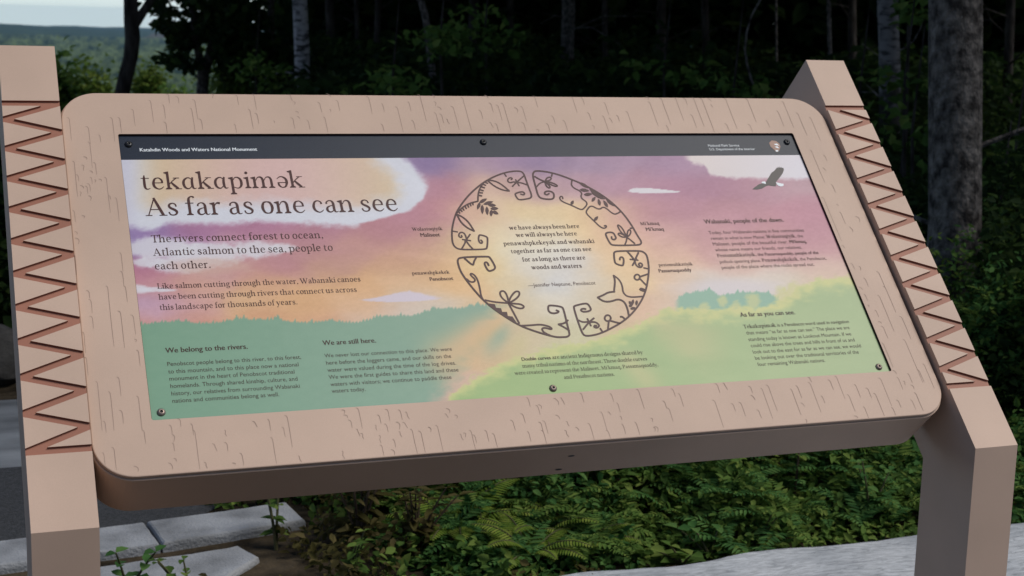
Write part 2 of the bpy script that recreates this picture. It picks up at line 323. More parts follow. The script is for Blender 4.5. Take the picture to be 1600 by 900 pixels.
RING_STROKES = [(32,[(-539,2958),(-517,2922),(-543,2886),(-574,2908),(-578,2970),(-550,3052),(-521,3062),(-422,3023),(-413,2985),(-465,2800),(-499,2771),(-702,2772),(-913,2779),(-994,2808),(-1037,2892),(-1014,3067),(-977,3211),(-901,3397),(-825,3543),(-687,3721),(-521,3900),(-318,4070),(-144,4188),(44,4284),(227,4349),(383,4375),(496,4374),(542,4333),(551,4255),(562,4033),(578,3857),(551,3803),(499,3782),(326,3758),(299,3797),(280,3874),(307,3906),(426,3937),(464,3903),(435,3860),(385,3883)]),(28,[(194,4327),(215,4260)]),(28,[(287,4192),(316,4214),(295,4241),(235,4211),(214,4154),(257,4122),(308,4144),(372,4136)]),(28,[(367,4191),(400,4058)]),(28,[(547,4277),(453,4201),(372,4136),(276,4049)]),(28,[(372,4136),(470,4119),(561,4067)]),(28,[(-144,4188),(-18,4175),(93,4096),(197,3952)]),(28,[(197,3952),(82,3972),(-46,4055),(-144,4188)]),(28,[(-198,4156),(-310,4027),(-372,3898),(-410,3747)]),(28,[(-410,3747),(-543,3718),(-686,3646),(-820,3522)]),(28,[(-836,3491),(-750,3436),(-667,3328),(-611,3138)]),(28,[(-611,3138),(-712,3203),(-802,3321),(-836,3491)]),(28,[(-982,3149),(-902,3132)]),(28,[(-850,3061),(-843,3030),(-874,3017),(-900,3046),(-881,3100),(-836,3128),(-788,3101),(-778,3028),(-781,2976)]),(28,[(-851,2979),(-716,2949)]),(28,[(-696,3078),(-816,2936)]),(28,[(-786,2966),(-849,2865),(-911,2785)]),(28,[(-794,2956),(-762,2862),(-710,2778)]),(28,[(-200,4145),(-150,4122)]),(28,[(-238,4102),(-197,4079)]),(28,[(-278,4048),(-228,4025)]),(28,[(-315,3988),(-264,3965)]),(28,[(-345,3929),(-289,3918)]),(28,[(-367,3871),(-316,3857)]),(28,[(-507,3717),(-512,3674)]),(28,[(-556,3703),(-554,3654)]),(28,[(-605,3683),(-600,3627)]),(28,[(-656,3656),(-646,3598)]),(28,[(-709,3621),(-694,3568)]),(28,[(-753,3584),(-732,3541)]),(28,[(-792,3553),(-778,3510)]),(32,[(900,3884),(855,3854),(815,3877),(835,3925),(915,3941),(988,3904),(975,3808),(923,3756),(741,3777),(688,3835),(693,4033),(698,4278),(736,4353),(799,4379),(983,4354),(1194,4284),(1396,4178),(1596,4063),(1848,3857),(2023,3653),(2152,3429),(2236,3186),(2281,2946),(2318,2836),(2287,2773),(2188,2763),(1770,2769),(1726,2813),(1695,2998),(1726,3040),(1849,3045),(1870,2958),(1869,2915),(1822,2883),(1784,2909),(1796,2952)]),(28,[(890,4141),(951,4229),(1029,4237),(1013,4175),(890,4141)]),(28,[(890,4141),(1000,4126),(1113,4048),(1051,4027),(890,4141)]),(28,[(890,4141),(886,4052),(928,3994),(967,4029),(890,4141)]),(28,[(730,4255),(807,4187),(890,4141)]),(28,[(712,4033),(788,4112),(890,4141)]),(28,[(1065,4304),(1040,4250)]),(28,[(1401,4176),(1340,4020),(1526,3905),(1445,3785),(1567,3672),(1446,3543),(1385,3529),(1250,3624),(1100,3704),(1061,3771),(1094,3825),(1129,3813),(1121,3769)]),(28,[(2121,3483),(2060,3440),(1964,3410),(1835,3600),(1725,3514),(1603,3627),(1485,3509),(1467,3444),(1560,3300),(1638,3168),(1701,3123),(1763,3154),(1759,3193),(1726,3176)]),(28,[(2078,2939),(1992,3039),(1967,3169),(1991,3201),(2046,3124),(2065,2993),(2078,2939)]),(28,[(2078,2939),(2122,3056),(2173,3098),(2186,3044),(2135,2969),(2078,2939)]),(28,[(2078,2939),(1990,2931),(1923,2998),(1961,3029),(2040,2972),(2078,2939)]),(28,[(2078,2939),(2044,2854),(1994,2780)]),(28,[(2075,2928),(2126,2873),(2180,2796)]),(28,[(2188,3115),(2253,3122)]),(32,[(-520,2448),(-526,2499),(-556,2521),(-586,2492),(-573,2410),(-552,2348),(-519,2337),(-411,2383),(-429,2496),(-465,2610),(-488,2625),(-734,2630),(-965,2622),(-1016,2589),(-1031,2519),(-1023,2357),(-959,2174),(-866,1971),(-768,1789),(-620,1605),(-465,1450),(-264,1274),(-31,1154),(143,1081),(288,1030),(393,1024),(473,1025),(525,1055),(532,1113),(539,1309),(551,1556),(527,1601),(322,1641),(294,1598),(282,1520),(334,1477),(424,1483),(464,1510),(420,1536)]),(32,[(-898,2605),(-784,2449),(-757,2529),(-693,2618)]),(32,[(-952,2204),(-905,2142),(-836,2139),(-808,2188),(-855,2250),(-872,2291),(-842,2310),(-792,2257),(-769,2166),(-771,2007),(-785,1868),(-766,1799)]),(32,[(-734,1787),(-588,1741),(-351,1709)]),(32,[(-351,1709),(-449,1813),(-460,1913),(-416,1951),(-366,1938),(-344,1848),(-351,1709)]),(32,[(-351,1709),(-310,1806),(-192,1930),(-122,1927),(-130,1858),(-210,1782),(-351,1709)]),(32,[(-351,1709),(-249,1695),(-147,1680),(-103,1628),(-160,1591),(-266,1626),(-351,1709)]),(32,[(-355,1690),(-311,1511),(-269,1323)]),(32,[(-254,1277),(-89,1274),(89,1284),(219,1238),(258,1197),(239,1178),(143,1219),(87,1206),(90,1148),(147,1096),(193,1070)]),(32,[(570,1337),(498,1281),(388,1268)]),(32,[(388,1268),(463,1215),(541,1142)]),(32,[(1810,2473),(1822,2515),(1865,2534),(1891,2491),(1845,2367),(1813,2353),(1721,2392),(1705,2435),(1737,2602),(1763,2640),(1833,2652),(2023,2650),(2212,2643),(2283,2626),(2331,2560),(2321,2433),(2286,2265),(2215,2079),(2110,1856),(1975,1657),(1811,1482),(1639,1340),(1460,1229),(1250,1132),(1086,1066),(931,1028),(804,1023),(758,1051),(743,1160),(733,1358),(733,1576),(755,1605),(956,1645),(1005,1623),(1029,1525),(996,1493),(910,1478),(850,1491),(847,1531),(901,1544),(934,1530)]),(32,[(1993,2646),(2041,2549),(2079,2452)]),(32,[(2192,2607),(2079,2452)]),(32,[(2000,2477),(2140,2454)]),(32,[(2120,2493),(2007,2350)]),(32,[(2079,2452),(2070,2358),(2111,2304),(2170,2312),(2198,2374),(2159,2401),(2120,2366),(2140,2338)]),(32,[(2199,2294),(2273,2272)]),(32,[(2072,2111),(2057,2083),(2033,2064),(2005,2057),(1983,2066),(1970,2087),(1972,2115),(1987,2142),(2011,2162),(2038,2168),(2061,2160),(2074,2139),(2072,2111)]),(32,[(2070,2117),(2241,2168)]),(32,[(2061,2086),(2150,1926)]),(32,[(1999,1865),(2029,1890),(2099,1852)]),(32,[(2006,1856),(2072,1827)]),(32,[(1609,2167),(1608,2064),(1531,1862)]),(32,[(1536,1845),(1413,1836),(1326,1790),(1203,1745)]),(32,[(1203,1745),(1289,1659),(1416,1653),(1559,1701),(1653,1642),(1670,1509),(1651,1349)]),(32,[(1609,2167),(1687,2081),(1707,1956),(1676,1814),(1750,1719),(2014,1727)]),(32,[(752,1327),(812,1284),(922,1288)]),(32,[(784,1148),(919,1278)]),(32,[(911,1348),(936,1208)]),(32,[(1030,1352),(919,1278)]),(32,[(919,1278),(1038,1282),(1090,1210),(1041,1163),(981,1176),(1001,1215),(1034,1203)]),(32,[(1083,1151),(1102,1091)]),(32,[(1322,1336),(1307,1307),(1281,1287),(1252,1280),(1227,1290),(1213,1312),(1214,1342),(1230,1371),(1256,1392),(1285,1398),(1310,1389),(1323,1366),(1322,1336)]),(32,[(1270,1279),(1211,1124)]),(32,[(1294,1288),(1451,1230)]),(32,[(1499,1353),(1533,1355),(1570,1293)])]
RING_FILLS = [[(-399,3715),(-353,3709),(-311,3723),(-264,3761),(-235,3797),(-271,3801),(-323,3789),(-363,3762)],[(-334,3681),(-285,3667),(-237,3674),(-178,3705),(-139,3737),(-178,3747),(-237,3744),(-286,3723)],[(-255,3669),(-227,3636),(-192,3625),(-143,3636),(-107,3655),(-131,3679),(-171,3698),(-210,3694)],[(-227,3593),(-198,3563),(-163,3555),(-116,3568),(-82,3590),(-106,3612),(-146,3628),(-184,3621)],[(-204,3539),(-197,3497),(-178,3474),(-141,3467),(-110,3472),(-116,3505),(-135,3538),(-163,3548)],[(-214,3571),(-248,3537),(-263,3501),(-262,3457),(-251,3427),(-226,3455),(-202,3497),(-199,3534)],[(-281,3637),(-313,3590),(-326,3544),(-321,3491),(-308,3456),(-284,3494),(-263,3549),(-263,3594)],[(-352,3682),(-387,3630),(-402,3579),(-401,3519),(-390,3479),(-364,3520),(-340,3581),(-337,3632)],[(-379,3725),(-419,3698),(-444,3664),(-458,3614),(-458,3577),(-426,3599),(-392,3638),(-378,3678)],[(1237,3635),(1272,3645),(1294,3665),(1306,3699),(1306,3728),(1279,3720),(1249,3699),(1237,3672)],[(1567,3289),(1605,3294),(1634,3313),(1659,3351),(1669,3384),(1639,3379),(1602,3360),(1579,3332)],[(1483,3962),(1515,3925),(1555,3909),(1613,3912),(1656,3925),(1630,3953),(1584,3978),(1538,3981)],[(1530,3850),(1564,3823),(1603,3818),(1654,3835),(1692,3858),(1664,3877),(1618,3889),(1576,3880)],[(1634,3693),(1675,3702),(1704,3725),(1728,3766),(1738,3801),(1706,3792),(1667,3769),(1645,3737)],[(1768,3601),(1795,3647),(1803,3688),(1792,3730),(1773,3756),(1753,3720),(1739,3670),(1744,3633)],[(1903,3565),(1917,3619),(1912,3661),(1887,3701),(1860,3721),(1850,3679),(1850,3625),(1867,3589)],[(1506,4118),(1532,4059),(1571,4018),(1632,3989),(1681,3981),(1660,4027),(1617,4080),(1569,4108)],[(1914,3742),(1925,3681),(1952,3636),(2001,3599),(2043,3584),(2034,3632),(2006,3690),(1968,3724)],[(1668,3970),(1695,3858),(1770,3778),(1837,3744),(1910,3742),(1797,3878),(1687,4003)],[(-722,1728),(-589,1701),(-587,1633),(-504,1619),(-502,1550),(-422,1546),(-426,1468),(-351,1454),(-304,1325),(-465,1450),(-620,1605)],[(1824,1684),(1790,1656),(1771,1625),(1764,1584),(1767,1555),(1793,1578),(1820,1614),(1829,1648)],[(1733,1648),(1722,1614),(1727,1590),(1748,1571),(1770,1565),(1778,1592),(1777,1623),(1763,1641)],[(1883,1661),(1852,1637),(1837,1610),(1834,1576),(1841,1551),(1864,1571),(1886,1602),(1892,1631)],[(1713,1497),(1737,1479),(1763,1477),(1796,1492),(1820,1512),(1800,1526),(1770,1532),(1742,1523)],[(1703,1558),(1715,1535),(1732,1528),(1757,1539),(1776,1555),(1767,1572),(1748,1584),(1728,1580)]]
EAGLE_BODY = [(5159,4066),(5239,4154),(5345,4270),(5429,4323),(5515,4403),(5513,4376),(5564,4417),(5557,4385),(5606,4408),(5596,4381),(5634,4387),(5630,4338),(5576,4258),(5486,4169),(5367,4063),(5332,3965),(5284,3966),(5178,3986),(5124,3969),(5026,3917),(4922,3896),(4821,3903),(4895,3955),(4996,4016),(5101,4041)]
EAGLE_WHITE = [[(5071,4068),(5132,4081),(5152,4058),(5138,4017),(5098,4032),(5062,4041)],[(5356,4054),(5422,4035),(5504,4016),(5487,3972),(5425,3955),(5370,3983)]]
ARROWHEAD = [(5548,4972),(5625,5027),(5710,5012),(5755,4952),(5753,4878),(5694,4786),(5631,4746),(5590,4814),(5547,4879)]
ARROWHEAD_PALE = [[(5620,4798),(5679,4797),(5660,4760),(5616,4761)],[(5634,4938),(5705,4953),(5738,4906),(5666,4912)],[(5629,4879),(5694,4886),(5713,4838),(5668,4849)]]
SCREWS = [(-5956, 4987), (-28, 5007), (5922, 4981), (-5957, 133), (-7, 108), (5914, 111)]

# ------------------------------------------------------------------ the sign
ct, st = math.cos(TILT), math.sin(TILT)
def PP(x, v, o=0.0):
    """point on the tilted panel: x across, v up the slope from the print's lower edge, o out of the face"""
    return Vector((x, v * ct - o * st, PZ + v * st + o * ct))
PANEL_M = Matrix(((1, 0, 0, 0), (0, ct, -st, 0), (0, st, ct, PZ), (0, 0, 0, 1)))

sign = empty('interpretive_sign', (0, 0, 0))
tag(sign, 'tan metal wayside sign with tilted colour panel between two zigzag grooved posts', 'sign')

GH = 0.4233 * GW
OFF = 0.013 * GW
UB, UT, DEP = -0.1331 * GW, 0.5654 * GW, 0.1115 * GW

from mathutils.geometry import delaunay_2d_cdt
HWG, DPG = 0.0053, 0.0036                       # half width and depth of the routed channels
def make_post(x0, x1, mirror):
    n = Vector((0, -st, ct))
    B = PP(0, UB, OFF); T = PP(0, UT, OFF); half = (math.pi / 2 - TILT) / 2
    inner = B + Vector((0, DEP, -DEP * math.tan(half))); T2 = T - n * DEP
    W = x1 - x0
    zz = [(1, 0.4668)]
    for i in range(10): zz += [(0, 0.4402 - 0.0474 * i), (1, 0.4190 - 0.0474 * i)]
    zz += [(0, -0.0352)]
    segs = [((0, 0.4668), (1, 0.4668)), ((0, -0.0352), (1, -0.0352))] + [(zz[i], zz[i+1]) for i in range(len(zz)-1)]
    fx = lambda s: (x1 - s * W) if mirror else (x0 + s * W)
    rects = []
    for (sa, va), (sb, vb) in segs:
        a = Vector((fx(sa), va * GW)); b = Vector((fx(sb), vb * GW)); d = (b - a).normalized(); q = Vector((-d.y, d.x))
        rects.append((a - d * .014, d, q, (b - a).length + .028))
    inside = lambda p: any(0 <= (p - o).dot(d) <= l and abs((p - o).dot(q)) <= HWG for o, d, q, l in rects)
    V = [Vector((x0, UB)), Vector((x1, UB)), Vector((x1, UT)), Vector((x0, UT))]; E_ = [(0, 1), (1, 2), (2, 3), (3, 0)]
    for o, d, q, l in rects:
        k = len(V); V += [o + q*HWG, o + d*l + q*HWG, o + d*l - q*HWG, o - q*HWG]; E_ += [(k, k+1), (k+1, k+2), (k+2, k+3), (k+3, k)]
    vs, es, fs, _, _, _ = delaunay_2d_cdt(V, E_, [], 0, 1e-7)
    tris = []
    for f in fs:
        c = (vs[f[0]] + vs[f[1]] + vs[f[2]]) / 3
        if x0 < c.x < x1 and UB < c.y < UT:
            a, b, c_ = (vs[k] for k in f)
            if abs((b - a).cross(c_ - a)) < 1e-12: continue
            tris.append((tuple(f) if (b - a).cross(c_ - a) > 0 else tuple(f)[::-1], inside(c)))
    mb = MB(); top = {}; bot = {}
    def vid(tab, k, o):
        if k not in tab:
            tab[k] = len(mb.v); mb.v.append(tuple(PP(vs[k].x, vs[k].y, OFF + o)))
        return tab[k]
    edge = {}
    for f, ch in tris:
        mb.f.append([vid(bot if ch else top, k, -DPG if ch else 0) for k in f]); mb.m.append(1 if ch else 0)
        for k in range(3):
            edge[(f[k], f[(k+1) % 3])] = ch
    side = {x0: {}, x1: {}}
    for (a, b), ch in edge.items():
        o = edge.get((b, a))
        if o is not None and o != ch and ch:
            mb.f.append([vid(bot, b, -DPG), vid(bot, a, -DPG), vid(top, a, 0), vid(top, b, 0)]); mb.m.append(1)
        if o is None:
            for xs in (x0, x1):
                if abs(vs[a].x - xs) < 1e-6 and abs(vs[b].x - xs) < 1e-6:
                    lo, hi = sorted((vs[a].y, vs[b].y)); side[xs][(lo, hi)] = ch
    for xs in (x0, x1):
        pts = []
        for (lo, hi), ch in sorted(side[xs].items()):
            o = -DPG if ch else 0
            for v in (lo, hi):
                p = PP(xs, v, OFF + o)
                if not pts or (pts[-1] - p).length > 1e-6: pts.append(p)
        ring = [Vector((xs, B.y, 0))] + pts + [Vector((xs, T2.y, T2.z)), Vector((xs, inner.y, inner.z)), Vector((xs, inner.y, 0))]
        k = len(mb.v); mb.v += [tuple(p) for p in ring]; mb.f.append(list(range(k, k + len(ring)))[::(1 if xs == x1 else -1)][::-1] if True else None); mb.m.append(0)
    prof = [Vector((0, T.y, T.z)), Vector((0, T2.y, T2.z)), Vector((0, inner.y, inner.z)), Vector((0, inner.y, 0)), Vector((0, B.y, 0)), Vector((0, B.y, B.z))]
    for a, b in zip(prof[:-1], prof[1:]):
        k = len(mb.v); mb.v += [(x0, a.y, a.z), (x1, a.y, a.z), (x1, b.y, b.z), (x0, b.y, b.z)]; mb.f.append([k, k+1, k+2, k+3]); mb.m.append(0)
    me = mb.mesh('post')
    bm = bmesh.new(); bm.from_mesh(me); bmesh.ops.remove_doubles(bm, verts=bm.verts, dist=2e-6)
    bmesh.ops.recalc_face_normals(bm, faces=bm.faces); bm.to_mesh(me); bm.free()
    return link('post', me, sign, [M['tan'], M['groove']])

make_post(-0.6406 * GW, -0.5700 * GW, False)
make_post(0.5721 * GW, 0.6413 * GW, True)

# ---- frame: rounded plate with a pocket for the print
FX0, FX1, FV0, FV1, FR = -0.5690 * GW, 0.5675 * GW, -0.0712 * GW, 0.4936 * GW, 0.047 * GW
def rrect(x0, x1, v0, v1, r, k=12):
    pts = []
    for cx, cy, a0 in ((x1 - r, v1 - r, 0), (x0 + r, v1 - r, 90), (x0 + r, v0 + r, 180), (x1 - r, v0 + r, 270)):
        for i in range(k + 1):
            a = R(a0 + 90 * i / k); pts.append((cx + r * math.cos(a), cy + r * math.sin(a)))
    return pts
def offs(e): return rrect(FX0 + e, FX1 - e, FV0 + e, FV1 - e, FR - e)
def ring_strip(mb, A, B, mi=0):
    n = len(A); b = len(mb.v)
    mb.v += [tuple(p) for p in A] + [tuple(p) for p in B]
    for i in range(n):
        j = (i + 1) % n
        mb.f.append([b+i, b+j, b+n+j, b+n+i]); mb.m.append(mi)
lev = lambda e, o: [PP(x, v, o) for x, v in offs(e)]
GM = 0.0006
hole = lambda e, o: [PP(x, v, o) for x, v in rrect(-GW/2 - e, GW/2 + e, -e, GH + e, 0.0035)]
REC = -0.0045                                 # the print lies this far below the frame face
FACE = 0.0045 - 0.0045
mb = MB()
F0 = 0.0040                                   # frame face stands proud of the print
ring_strip(mb, hole(GM, -0.004), hole(GM, F0), 1)     # pocket wall
ring_strip(mb, hole(GM, F0), lev(0.0016, F0))
ring_strip(mb, lev(0.0016, F0), lev(0.0005, F0 - 0.0005))
ring_strip(mb, lev(0.0005, F0 - 0.0005), lev(0, F0 - 0.0016))
ring_strip(mb, lev(0, F0 - 0.0016), lev(0, F0 - 0.0050))
ring_strip(mb, lev(0, F0 - 0.0050), lev(0.005, F0 - 0.0052), 1)
frame = mb.build('frame', [M['tan'], M['seam']], sign)
mb = MB()                                     # backing box behind the plate
ring_strip(mb, lev(0.0062, F0 - 0.0062), lev(-0.0016, F0 - 0.0064), 0)
ring_strip(mb, lev(-0.0016, F0 - 0.0064), lev(-0.0026, F0 - 0.0074), 0)
ring_strip(mb, lev(-0.0026, F0 - 0.0074), lev(-0.0026, -0.094), 0)
ring_strip(mb, lev(-0.0026, -0.094), lev(0.008, -0.0975), 0)
b = len(mb.v); n_ = len(offs(0.008)); mb.f.append(list(range(b - n_, b))[::-1]); mb.m.append(0)
b0 = len(mb.v); mb.v += [tuple(p) for p in lev(0.0062, F0 - 0.0063)]; mb.f.append(list(range(b0, b0 + n_))); mb.m.append(0)
box = mb.build('backing_box', M['tan'], sign)
for o_ in (frame, box):
    bm = bmesh.new(); bm.from_mesh(o_.data); bmesh.ops.remove_doubles(bm, verts=bm.verts, dist=1e-5); bmesh.ops.recalc_face_normals(bm, faces=bm.faces); bm.to_mesh(o_.data); bm.free()
# two small weep holes in the underside
for px_, o_ in ((0.012 * GW, -0.035), (0.006 * GW, -0.078)):
    c = PP(px_, FV0 - 0.0028, o_); rr_ = 0.004
    pts = [c + Vector((math.cos(a) * rr_ * 1.4, 0, 0)) + Vector((0, -st, ct)) * (math.sin(a) * rr_ * 0.6) for a in [2 * math.pi * i / 14 for i in range(14)]]
    mb = MB(); mb.add([p + Vector((0, -ct, -st)) * 0.0004 for p in pts], [list(range(14))])
    mb.build('weep_hole', M['black'], box)

# engraved birch-bark lines
rng = random.Random(5)
mb = MB()
O_ = F0 + 0.00025
for i, (u_, va, vb) in enumerate(BARK):
    x = u_ * 1e-4; a = va * 1e-4; b_ = vb * 1e-4
    a, b_ = max(a, b_), min(a, b_)
    wd = 0.00038 if a - b_ > 0.012 else 0.00045
    o = O_ + (i % 5) * 0.00003
    hook = -1
    hl = rng.uniform(0.0025, 0.0045)
    L_ = a - b_
    path = [(x + hook * hl, a + 0.0008), (x + hook * hl * 0.35, a + 0.0003), (x, a - min(0.003, L_ * 0.2))]
    nseg = max(2, int(L_ / 0.02))
    for k in range(1, nseg + 1):
        path.append((x + rng.uniform(-1, 1) * 0.0003, a + (b_ - a) * (0.05 + 0.95 * k / nseg)))
    if L_ < 0.012: path = [(px_ + 0.0012 * math.sin((py_ - a) * 420 + i), py_) for px_, py_ in path]
    for k, (px_, py_) in enumerate(path):
        q = path[min(k+1, len(path)-1)]; p0 = path[max(k-1, 0)]
        dx, dy = q[0]-p0[0], q[1]-p0[1]; l = math.hypot(dx, dy) or 1
        ww = wd * (0.55 if k in (0, len(path)-1) else 1)
        nx, ny = -dy / l * ww, dx / l * ww
        mb.v += [tuple(PP(px_ + nx, py_ + ny, o)), tuple(PP(px_ - nx, py_ - ny, o))]
    nb = len(mb.v) - 2 * len(path)
    for k in range(len(path) - 1):
        mb.f.append([nb+2*k, nb+2*k+1, nb+2*k+3, nb+2*k+2]); mb.m.append(0)
mb.build('bark_pattern', M['bark_ink'], frame)

# ---- the print
def vnoise(X, Y, seed):
    xi = np.floor(X).astype(np.int64); yi = np.floor(Y).astype(np.int64)
    fx = X - xi; fy = Y - yi; fx = fx*fx*(3-2*fx); fy = fy*fy*(3-2*fy)
    def h(a, b):
        n = (a * 374761393 + b * 668265263 + seed * 1442695041) & 0xffffffff
        n = ((n ^ (n >> 13)) * 1274126177) & 0xffffffff
        return ((n ^ (n >> 16)) & 0xffff) / 65535.0
    return (h(xi, yi)*(1-fx) + h(xi+1, yi)*fx)*(1-fy) + (h(xi, yi+1)*(1-fx) + h(xi+1, yi+1)*fx)*fy
def fbm(X, Y, seed, oct=4):
    s = 0; a = 0.5; t = 0
    for i in range(oct):
        s = s + a * vnoise(X, Y, seed + i); t += a; X = X*2.03 + 7.1; Y = Y*2.03 + 3.7; a *= 0.5
    return s / t
def sstep(a, b, x):
    t = np.clip((x - a) / (b - a), 0, 1); return t*t*(3-2*t)

SKY_SAMPLES = '''
195,255,208,200,212 250,255,216,192,182 320,255,224,196,172 420,255,214,182,164 520,255,214,186,168 580,255,204,190,196 650,255,132,106,156 700,255,128,104,156 740,255,172,140,164 780,255,160,126,160 830,255,138,110,152 900,255,158,128,160 960,255,160,126,155 1040,255,160,121,155 1120,255,162,125,155 1250,255,170,125,150
195,290,205,205,222 250,290,216,196,190 350,290,226,196,166 480,290,220,190,166 560,290,222,196,170 620,290,216,202,196 690,290,174,114,140 720,290,194,130,142 755,290,216,178,152 800,290,200,160,152 850,290,190,150,158 900,290,184,144,158 950,290,178,130,154 1000,290,176,124,146 1050,290,170,112,142 1120,290,170,112,142 1190,290,180,126,146 1250,290,188,148,160
200,330,196,190,216 300,330,205,160,180 450,330,190,130,160 640,330,184,122,140 690,330,186,120,136 730,330,214,166,142 780,330,234,206,156 860,330,234,206,158 910,330,234,200,150 960,330,216,168,152 1010,330,190,130,140 1060,330,180,120,140 1150,330,184,124,140 1250,330,190,126,146
205,362,152,132,182 240,362,156,120,172 300,362,168,110,152 400,362,174,114,146 500,362,178,118,140 600,362,186,124,136 680,362,192,136,136 720,362,216,180,146 760,362,240,220,180 850,362,234,216,182 920,362,238,206,152 970,362,222,172,150 1040,362,206,156,150 1100,362,192,136,144 1200,362,194,134,144 1280,362,190,130,146
205,388,148,134,186 250,388,166,140,186 300,388,190,150,186 360,388,200,150,170 440,388,196,140,150 500,388,190,134,138 560,388,198,144,134 650,388,206,154,136 700,388,216,172,138 740,388,234,206,150 800,388,238,226,196 870,388,226,220,206 960,388,234,196,150 1040,388,216,170,150 1120,388,200,146,146 1200,388,198,142,146 1290,388,200,144,152
210,415,184,114,146 240,415,194,128,150 320,415,206,160,160 380,415,204,150,146 430,415,194,134,140 520,415,204,154,134 620,415,214,164,130 700,415,224,178,130 760,415,238,208,150 830,415,228,220,206 900,415,222,216,210 970,415,234,198,150 1050,415,226,186,156 1150,415,218,180,166 1300,415,214,180,166
215,445,198,140,152 240,445,204,148,150 300,445,214,164,146 420,445,220,170,130 560,445,226,176,126 640,445,226,184,140 720,445,232,186,130 800,445,230,208,166 860,445,214,214,214 930,445,222,206,180 990,445,234,200,150 1060,445,228,196,168 1110,445,218,208,200 1180,445,222,210,196 1290,445,222,196,172
218,480,202,170,200 250,480,206,164,186 300,480,214,164,160 380,480,224,180,136 480,480,226,176,126 560,480,226,182,142 640,480,216,196,180 700,480,214,196,176 760,480,226,190,142 820,480,216,200,168 880,480,226,216,196 950,480,216,198,164 1000,480,226,182,152 1050,480,220,192,168 1110,470,214,206,206 1180,462,216,206,206 1240,455,216,200,180
222,505,212,150,134 300,505,214,154,134 400,505,222,164,124 500,505,214,160,124 580,505,216,186,166 680,500,212,196,176 760,520,218,184,140 840,520,214,196,160 900,520,206,200,160 980,520,216,188,150 1060,520,210,184,150
'''
def paint_print(X, Y):
    S_ = np.array([[float(c) for c in t.split(',')] for t in SKY_SAMPLES.split()])
    wob = 16 * (fbm(X/45, Y/22, 3) - .5)
    Xs = X + wob * 2; Ys = Y + wob
    num = 0; den = 1e-9
    for x, y, r, g, b in S_:
        d2 = ((Xs - x) / 36.0)**2 + ((Ys - y) / 19.0)**2
        wt = np.exp(-d2 * 0.9) + 1e-4 / (1 + d2)
        num = num + wt[..., None] * np.array([r, g, b]); den = den + wt
    C = num / den[..., None]
    fine = fbm(X/5, Y/2.5, 11, 3) - .5
    big = fbm(X/60, Y/26, 21, 4) - .5
    C = C + (fine * 10 + big * 14)[..., None]
    def over(mask, col): 
        nonlocal C
        col = np.asarray(col, float)
        C = C * (1 - mask[..., None]) + col * mask[..., None]
    n1 = fbm(X/16, Y/8, 31) - .5; n2 = fbm(X/5, Y/3, 41) - .5
    # big cloud behind the title
    def poly_y(pts):
        p = np.array(pts, float); return np.interp(X, p[:, 0], p[:, 1])
    low = poly_y([(180, 352), (240, 360), (270, 347), (330, 350), (420, 347), (480, 350), (560, 354), (600, 345), (640, 335), (660, 315), (672, 290), (674, 280)])
    rgt = np.interp(Y, [240, 255, 270, 290, 310, 330, 350], [622, 640, 656, 669, 668, 640, 560])
    m = sstep(7, -7, Y - low + n1*8 + n2*5) * sstep(9, -9, X - rgt + n1*10 + n2*7)
    edge = np.minimum((low - Y) / 30, (rgt - X) / 46)
    warm = sstep(0.5, 1.6, edge + n1 * .5) * sstep(190, 260, X)
    base = np.array([220, 222, 232]) * (1 - warm)[..., None] + np.stack([222 + 0*X, 194 + 8*np.sin(X/90), 172 + 8*np.cos(X/70)], -1) * warm[..., None]
    lil = sstep(225, 195, X)
    base = base * (1 - .35*lil)[..., None] + np.array([200, 196, 222]) * (.35*lil)[..., None]
    over(m, base + (n2*8)[..., None])
    # clouds at the left edge
    for pts, colr in (
        ([(250, 372, 404, 60), (330, 380, 412, 60), (400, 378, 400, 40), (440, 381, 394, 26)], (226, 226, 232)),
        ([(232, 404, 416, 30), (280, 404, 424, 50)], (224, 222, 230)),
        ([(212, 446, 458, 26), (240, 449, 456, 26), (262, 452, 455, 14)], (228, 226, 234))):
        for x, ya, yb, wx in pts:
            mm = sstep(1.25, .6, np.sqrt(((X - x)/wx)**2 + ((Y - (ya+yb)/2)/((yb-ya)*.62))**2) + n1*.5 + n2*.35)
            over(mm*.85, colr)
    pk = sstep(1.2, .5, np.sqrt(((X-330)/70)**2 + ((Y-416)/14)**2) + n1*.6); over(pk*.55, (214, 176, 160))
    # small clouds
    mm = sstep(1.1, .8, np.sqrt(((X - 626)/62)**2 + ((Y - 467 + (X-626)*.02)/np.where(Y < 467, 13*np.clip(1-abs(X-640)/75, .2, 1), 5))**2) + n2*.25); over(mm*.9, (216, 206, 222))
    mm = sstep(1.0, .85, np.sqrt(((X - 1022)/44)**2 + ((Y - 299)/np.where(Y < 299, 8.5*np.clip(1-(X-985)/85, .15, 1), 3.4))**2) + n2*.2) * (X > 978); over(mm*.95, (224, 222, 226))
    # upper right cloud
    low = poly_y([(1040, 230), (1070, 247), (1080, 254), (1100, 258), (1110, 272), (1130, 277), (1180, 279), (1262, 280)])
    m = sstep(4, -4, Y - low + n1*6 + n2*4) * sstep(1062, 1082, X)
    over(m, np.stack([222 + 0*X, 210 + (X-1100)*.05, 208 + (X-1100)*.12], -1))
    # the glow and the rays
    cx, cy = 858, 430
    ang = np.degrees(np.arctan2(Y - cy, X - cx)); rad = np.hypot(X - cx, (Y - cy))
